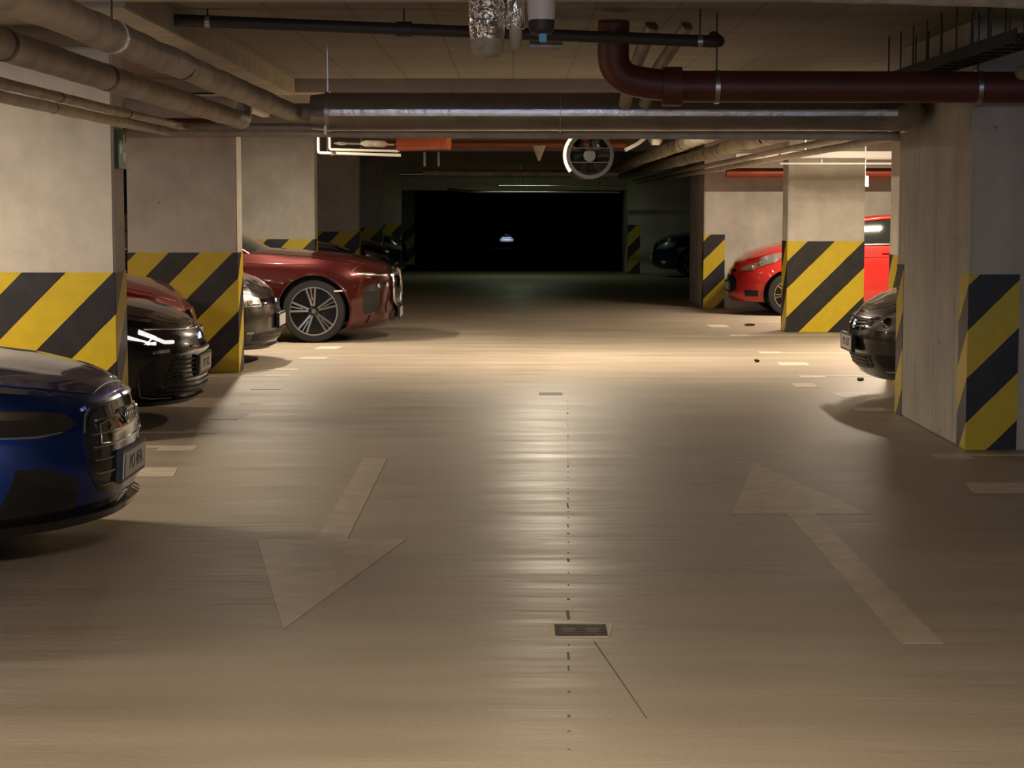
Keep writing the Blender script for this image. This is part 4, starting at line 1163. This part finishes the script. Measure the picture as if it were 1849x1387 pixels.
c.both('headlamp_strip', [(Y(.56), .60, .612), (Y(.74), .60, .615), (X(.26), .612, .63)], M['chrome'], root, off=.014)
c.cups(root, [(Y(.66), .635), (X(.30), .68), (X(.40), .70)], .034)
c.both('fog_lamp', [(Y(.66), .315, .335), (Y(.72), .315, .335)], M['grip'], root, off=.012)
c.center('front_lip', [(0, .172, .20), (.5, .172, .2), (.75, .175, .2)], P_GREY, root, off=.03, th=.06)
c.center('badge', [(0, .60, .65), (.03, .605, .645)], M['chrome'], root, off=.016)
c.plate(root, .43, '', off=.03)
c.mirror(root, 1.3, .98, P_GREY)

# ---- 5 wine red luxury saloon
c = Car(5.35, 1.95, .95, 2.7,
        ztop=[(0, .84), (.06, .865), (.2, .90), (.5, .945), (1.0, .99), (1.6, 1.03), (2.0, 1.06), (4.9, 1.08), (5.35, 1.03)],
        wz=[(.13, .94), (.3, .98), (.5, 1.0), (.75, 1.0), (.88, .98), (.98, .93), (1.08, .88)],
        xin=[(.13, .20), (.2, .08), (.27, .02), (.4, .02), (.55, .01), (.70, .0), (.80, .02), (.86, .08), (.90, .14)],
        zb=.16, wheelx=(-.945, -4.05), wr=.372, zbt=[(0, .17), (.5, .15), (.7, .17), (5, .17)], flare=.012)
root = car_root(-1.38, 23.65, 0, 'large wine red saloon with twin-spoke wheels on the left of the lane')
c.body(root, P_WINE, 1.75, crown=.06)
c.cabin(root, P_WINE, [(1.65, 1.06), (2.0, 1.24), (2.5, 1.46), (3.1, 1.52), (3.8, 1.50), (4.4, 1.34), (4.95, 1.10)], 1.7, [(1.6, 1.04), (5, 1.08)])
for wx in c.wheelx:
    for sd in (-1, 1): c.wheel(root, wx, sd, 5, 'twin', rr=.285, width=.24)
Y = c.aY; X = c.aX
c.center('grille', [(0, .42, .80), (.08, .40, .82), (.34, .42, .82), (.47, .46, .79), (.50, .50, .74)], M['gloss'], root, off=.03, zs=8, th=.05)
for sd in (-1, 1):
    c.rod('grille_surround', [(Y(.06), .45), (Y(.10), .41), (Y(.36), .42), (Y(.47), .48), (Y(.50), .62), (Y(.49), .76), (Y(.40), .815), (Y(.12), .825), (Y(.06), .80), (Y(.05), .62), (Y(.06), .45)], .014, M['chrome'], root, side=sd, off=.036)
    for k in range(6):
        yy = .12 + k * .055
        c.rod('grille_slat', [(Y(yy), .44), (Y(yy), .80)], .006, M['grip'], root, side=sd, off=.034)
c.center('lower_intake', [(0, .22, .36), (.38, .23, .36), (.50, .27, .34)], M['black'], root, off=.008)
c.both('headlamp', [(Y(.56), .62, .72), (Y(.74), .61, .71), (X(.22), .60, .70), (X(.36), .60, .66)], M['gloss'], root, off=.006)
c.both('daylight_strip', [(Y(.58), .775, .79), (Y(.74), .775, .795), (X(.24), .785, .81), (X(.42), .80, .815)], M['lens'], root, off=.010)
c.cups(root, [(Y(.62), .67), (Y(.74), .665)], .026)
c.both('bumper_blade', [(Y(.56), .28, .33), (Y(.76), .23, .36), (X(.30), .22, .28)], P_WINE, root, off=.014)
for sd in (-1, 1):
    c.rod('bumper_crease', [(Y(.54), .60), (Y(.60), .42), (Y(.58), .28)], .012, P_WINE, root, side=sd, off=.004)
    c.rod('vent_trim', [(X(.16), .60), (X(.16), .44), (X(.20), .34), (X(.30), .30)], .006, M['gloss'], root, side=sd, off=.012)
c.both('bumper_vent', [(X(.19), .37, .59), (X(.26), .34, .60), (X(.33), .33, .60), (X(.36), .38, .52)], M['black'], root, off=.004)
c.both('side_marker', [(X(.56), .605, .622), (X(.70), .60, .615)], M['ivory'], root, off=.006)
c.both('door_handle', [(X(1.74), .895, .925), (X(1.86), .90, .93), (X(2.02), .90, .93)], M['chrome'], root, off=.016)
c.both('wheel_arch_trim', [(X(.50), .70, .72), (X(.62), .79, .80), (X(.80), .835, .843)], P_WINE, root, off=.006)
for sd in (-1, 1):
    R_ = c.wr + .062
    P = [(-.945 + math.cos(a) * R_, sd * (c.W / 2 * .985), c.wr + math.sin(a) * R_) for a in [-.35 + (PI + .6) * k / 28 for k in range(29)]]
    MB().tube(P, .016, 8).build('wheel_arch_lip', P_WINE, root, smooth=50)
    c.rod('hood_shut_line', [(X(.30), .905), (X(.42), .86), (X(.50), .81)], .004, M['grip'], root, side=sd, off=.004)
    c.rod('shoulder_crease', [(X(.55), .90), (X(1.0), .915), (X(1.6), .93), (X(2.4), .95)], .006, P_WINE, root, side=sd, off=.0)
c.both('sill_trim', [(X(1.5), .18, .24), (X(3.5), .18, .24)], M['black'], root, off=.01)
c.plate(root, .325, '', off=.05, tilt=.0)
c.mirror(root, 2.0, 1.06, P_WINE)

# ---- simple far cars (dim)
def simple_car(x, y, rz, mat, label, hi=.92, L=4.4, W=1.8, plate=True, lens='lens', suv=0.0):
    c = Car(L, W, .9, 2.6,
            ztop=[(0, hi - .18 + suv), (.08, hi - .13 + suv), (.3, hi - .05 + suv), (.8, hi + suv), (1.3, hi + .05 + suv), (L, hi + .08 + suv)],
            wz=[(.15, .94), (.4, 1.0), (.7, 1.0), (.85 + suv, .96), (1.05 + suv, .88)],
            xin=[(.15, .14), (.3, .0), (.55 + suv, .0), (hi - .2 + suv, .04), (hi - .1 + suv, .12)], zb=.19, wheelx=(-.88, -L + .95), wr=.33)
    r_ = car_root(x, y, rz, label)
    c.body(r_, mat, 1.3, crown=.06, levels=12)
    t_ = 1.42 + suv
    c.cabin(r_, mat, [(1.15, hi + .06 + suv), (1.5, 1.2 + suv), (1.9, t_ - .04), (2.5, t_), (L - 1.1, t_ - .04), (L - .45, 1.2 + suv), (L - .15, hi + .08 + suv)], 1.2, [(1.1, hi + .04 + suv), (L, hi + .07 + suv)])
    for wx in c.wheelx:
        for sd in (-1, 1): c.wheel(r_, wx, sd, 5)
    Y = c.aY; X = c.aX; g = hi - .32 + suv
    c.center('grille', [(0, g, g + .10), (.45, g + .01, g + .10)], M['gloss'], r_, off=.006)
    c.center('grille_trim', [(0, g - .012, g), (.45, g - .006, g + .006)], M['chrome'], r_, off=.012)
    c.center('lower_grille', [(0, .25, .38), (.6, .26, .36)], M['black'], r_, off=.005)
    c.both('headlamp', [(Y(.48), g + .01, g + .09), (Y(.72), g + .02, g + .13), (X(.42), g + .08, g + .19)], M[lens], r_, off=.008)
    c.both('fog_lamp', [(Y(.64), .32, .37), (Y(.73), .32, .37)], M['chrome'], r_, off=.012)
    if plate: c.plate(r_, .45, '', off=.03)
    c.mirror(r_, 1.4, hi + .08 + suv, mat)
    return c, r_
simple_car(-2.38, 30.4, 0, P_GREY, 'dark grey car whose hood shows behind the wine red saloon, nearer one', hi=1.0)
simple_car(-2.25, 36.6, 0, P_BLACK, 'black car farther behind the wine red saloon, only hood and lamps visible', hi=.93)
simple_car(-2.35, 43.4, 0, P_BLACK, 'black car at the far left end of the lane with bright lamp glints', hi=.95, plate=False)
simple_car(3.2, 44.2, PI, P_NAVY, 'small dark blue car in the dim bay at the far right', hi=.95)
simple_car(3.55, 35.2, PI, P_BLACK, 'black car in shadow just beyond the pale right wall block', hi=.95)
c_, r_ = simple_car(-.2, 74.5, -PI / 2, P_BLACK, 'black car far in the unlit area facing the viewer, only its plate visible', hi=.95, plate=False)
pl_ = c_.plate(r_, .30, '', off=.03)
lb_ = MB().box(-.02, .07, -.06, .06, .12, .135).build('plate_fill_block', M['black'], pl_)  # made-up housing and light, added to brighten the far plate
ld = bpy.data.lights.new('plate_fill_light', 'AREA'); ld.shape = 'RECTANGLE'; ld.size = .4; ld.size_y = .02; ld.energy = .55; ld.color = (.5, .65, 1.0)
lo = bpy.data.objects.new('plate_fill_light', ld); COL.objects.link(lo); lo.parent = lb_; lo.location = (.10, 0, .10); lo.rotation_euler = (0, math.radians(38), PI / 2) if False else (0, math.radians(40), 0)
ld.size = .02; ld.size_y = .4

# ---- red hatchback on the right
c = Car(3.97, 1.72, .88, 2.5,
        ztop=[(0, .74), (.06, .785), (.2, .85), (.5, .94), (.9, 1.02), (1.2, 1.05), (3.97, 1.10)],
        wz=[(.15, .93), (.35, .99), (.6, 1.0), (.8, .985), (.95, .95), (1.1, .90)],
        xin=[(.15, .13), (.22, .03), (.3, .0), (.5, .0), (.64, .03), (.74, .09), (.80, .14)], zb=.20, wheelx=(-.80, -3.29), wr=.31)
root = car_root(3.24, 29.12, PI, 'bright red hatchback parked nose to the lane behind the free-standing pillar')
c.body(root, P_RED, 1.1, crown=.07)
c.cabin(root, P_RED, [(.95, 1.06), (1.25, 1.22), (1.75, 1.43), (2.3, 1.48), (3.1, 1.44), (3.6, 1.28), (3.85, 1.12)], 1.0, [(.9, 1.03), (3.9, 1.09)])
for wx in c.wheelx:
    for sd in (-1, 1): c.wheel(root, wx, sd, 7, rr=.215)
Y = c.aY; X = c.aX
c.center('grille', [(0, .33, .58), (.30, .33, .58), (.46, .36, .52)], M['black'], root, off=.005)
c.center('upper_slot', [(0, .63, .66), (.4, .635, .665)], M['gloss'], root, off=.006)
c.both('headlamp', [(Y(.50), .65, .70), (Y(.70), .665, .77), (X(.30), .70, .85), (X(.52), .78, .91), (X(.64), .86, .92)], M['lens'], root, off=.008)
c.both('bumper_vent', [(Y(.62), .28, .37), (Y(.76), .28, .37)], M['black'], root, off=.004)
c.both('door_handle', [(X(2.15), .91, .935), (X(2.32), .915, .94)], P_RED, root, off=.022)
c.both('door_crease', [(X(1.4), .84, .845), (X(2.9), .88, .885)], P_RED, root, off=.008)
c.cups(root, [(Y(.68), .71), (X(.32), .77)], .035)
c.plate(root, .42, '', off=.02)
c.mirror(root, 1.25, 1.05, P_RED)

# ---- graphite compact on the right beside the near wall block
c = Car(4.25, 1.74, .95, 2.45,
        ztop=[(0, .72), (.05, .745), (.2, .80), (.5, .865), (.9, .92), (1.3, .96), (4.25, 1.0)],
        wz=[(.15, .92), (.3, .97), (.5, 1.0), (.68, 1.0), (.82, .96), (1.0, .88)],
        xin=[(.15, .22), (.22, .10), (.30, .05), (.38, .02), (.52, .0), (.60, .02), (.68, .05), (.725, .09), (.78, .14)], zb=.185, wheelx=(-.84, -3.41), wr=.32)
root = car_root(2.84, 16.22, PI, 'graphite grey compact car nose beside the nearest right wall block')
c.body(root, P_GREY2, 1.15, crown=.08)
c.cabin(root, P_GREY2, [(1.0, 1.02), (1.35, 1.24), (1.8, 1.50), (2.4, 1.58), (3.3, 1.55), (3.9, 1.33), (4.15, 1.05)], 1.0, [(.95, .99), (4.2, 1.02)])
for wx in c.wheelx:
    for sd in (-1, 1): c.wheel(root, wx, sd, 5)
Y = c.aY; X = c.aX
c.center('grille', [(0, .575, .655), (.28, .58, .665), (.42, .61, .67)], M['gloss'], root, off=.005)
for z in (.60, .63): c.center('grille_slat', [(0, z, z + .01), (.33, z + .01, z + .02)], M['grip'], root, off=.012)
c.cups(root, [(X(.16), .655), (X(.27), .69), (X(.45), .71)], .045, M['gloss'])
c.cups(root, [(X(.16), .655), (X(.27), .69), (X(.21), .725)], .022, M['ivory'])
c.center('hood_trim', [(0, .668, .684), (.3, .675, .69), (.46, .69, .70)], M['grip'], root, off=.012)
c.both('headlamp', [(Y(.44), .60, .65), (Y(.56), .597, .72), (X(.20), .60, .76), (X(.38), .61, .79), (X(.62), .68, .80)], M['lenspale'], root, off=.008)
for sd in (-1, 1):
    c.rod('headlamp_strip', [(Y(.42), .605), (Y(.50), .64), (Y(.58), .70), (Y(.66), .735)], .010, M['chrome'], root, side=sd)
    c.rod('headlamp_rim', [(Y(.46), .598), (Y(.60), .592), (X(.26), .60), (X(.42), .61), (X(.62), .66)], .008, M['grip'], root, side=sd)
    c.rod('bumper_trim', [(Y(.56), .265), (Y(.70), .27), (X(.3), .285)], .010, M['chrome'], root, side=sd, off=.014)
c.center('lower_grille', [(0, .27, .385), (.38, .275, .385), (.42, .285, .38)], M['black'], root, off=.004)
for z in (.295, .325, .355): c.center('grille_bar', [(0, z, z + .01), (.36, z, z + .01)], M['dark'], root, off=.012)
c.both('bumper_vent', [(Y(.49), .32, .39), (Y(.54), .29, .39), (Y(.72), .285, .39), (X(.28), .30, .39)], M['black'], root, off=.004)
c.both('fog_lamp', [(Y(.66), .30, .35), (Y(.72), .30, .35)], M['dark'], root, off=.012)
c.center('badge', [(0, .585, .66), (.04, .59, .655)], M['chrome'], root, off=.016)
c.plate(root, .47, 'PO 5UT', off=.045, w_=.50, h=.112)
c.mirror(root, 1.25, 1.0, P_GREY2)
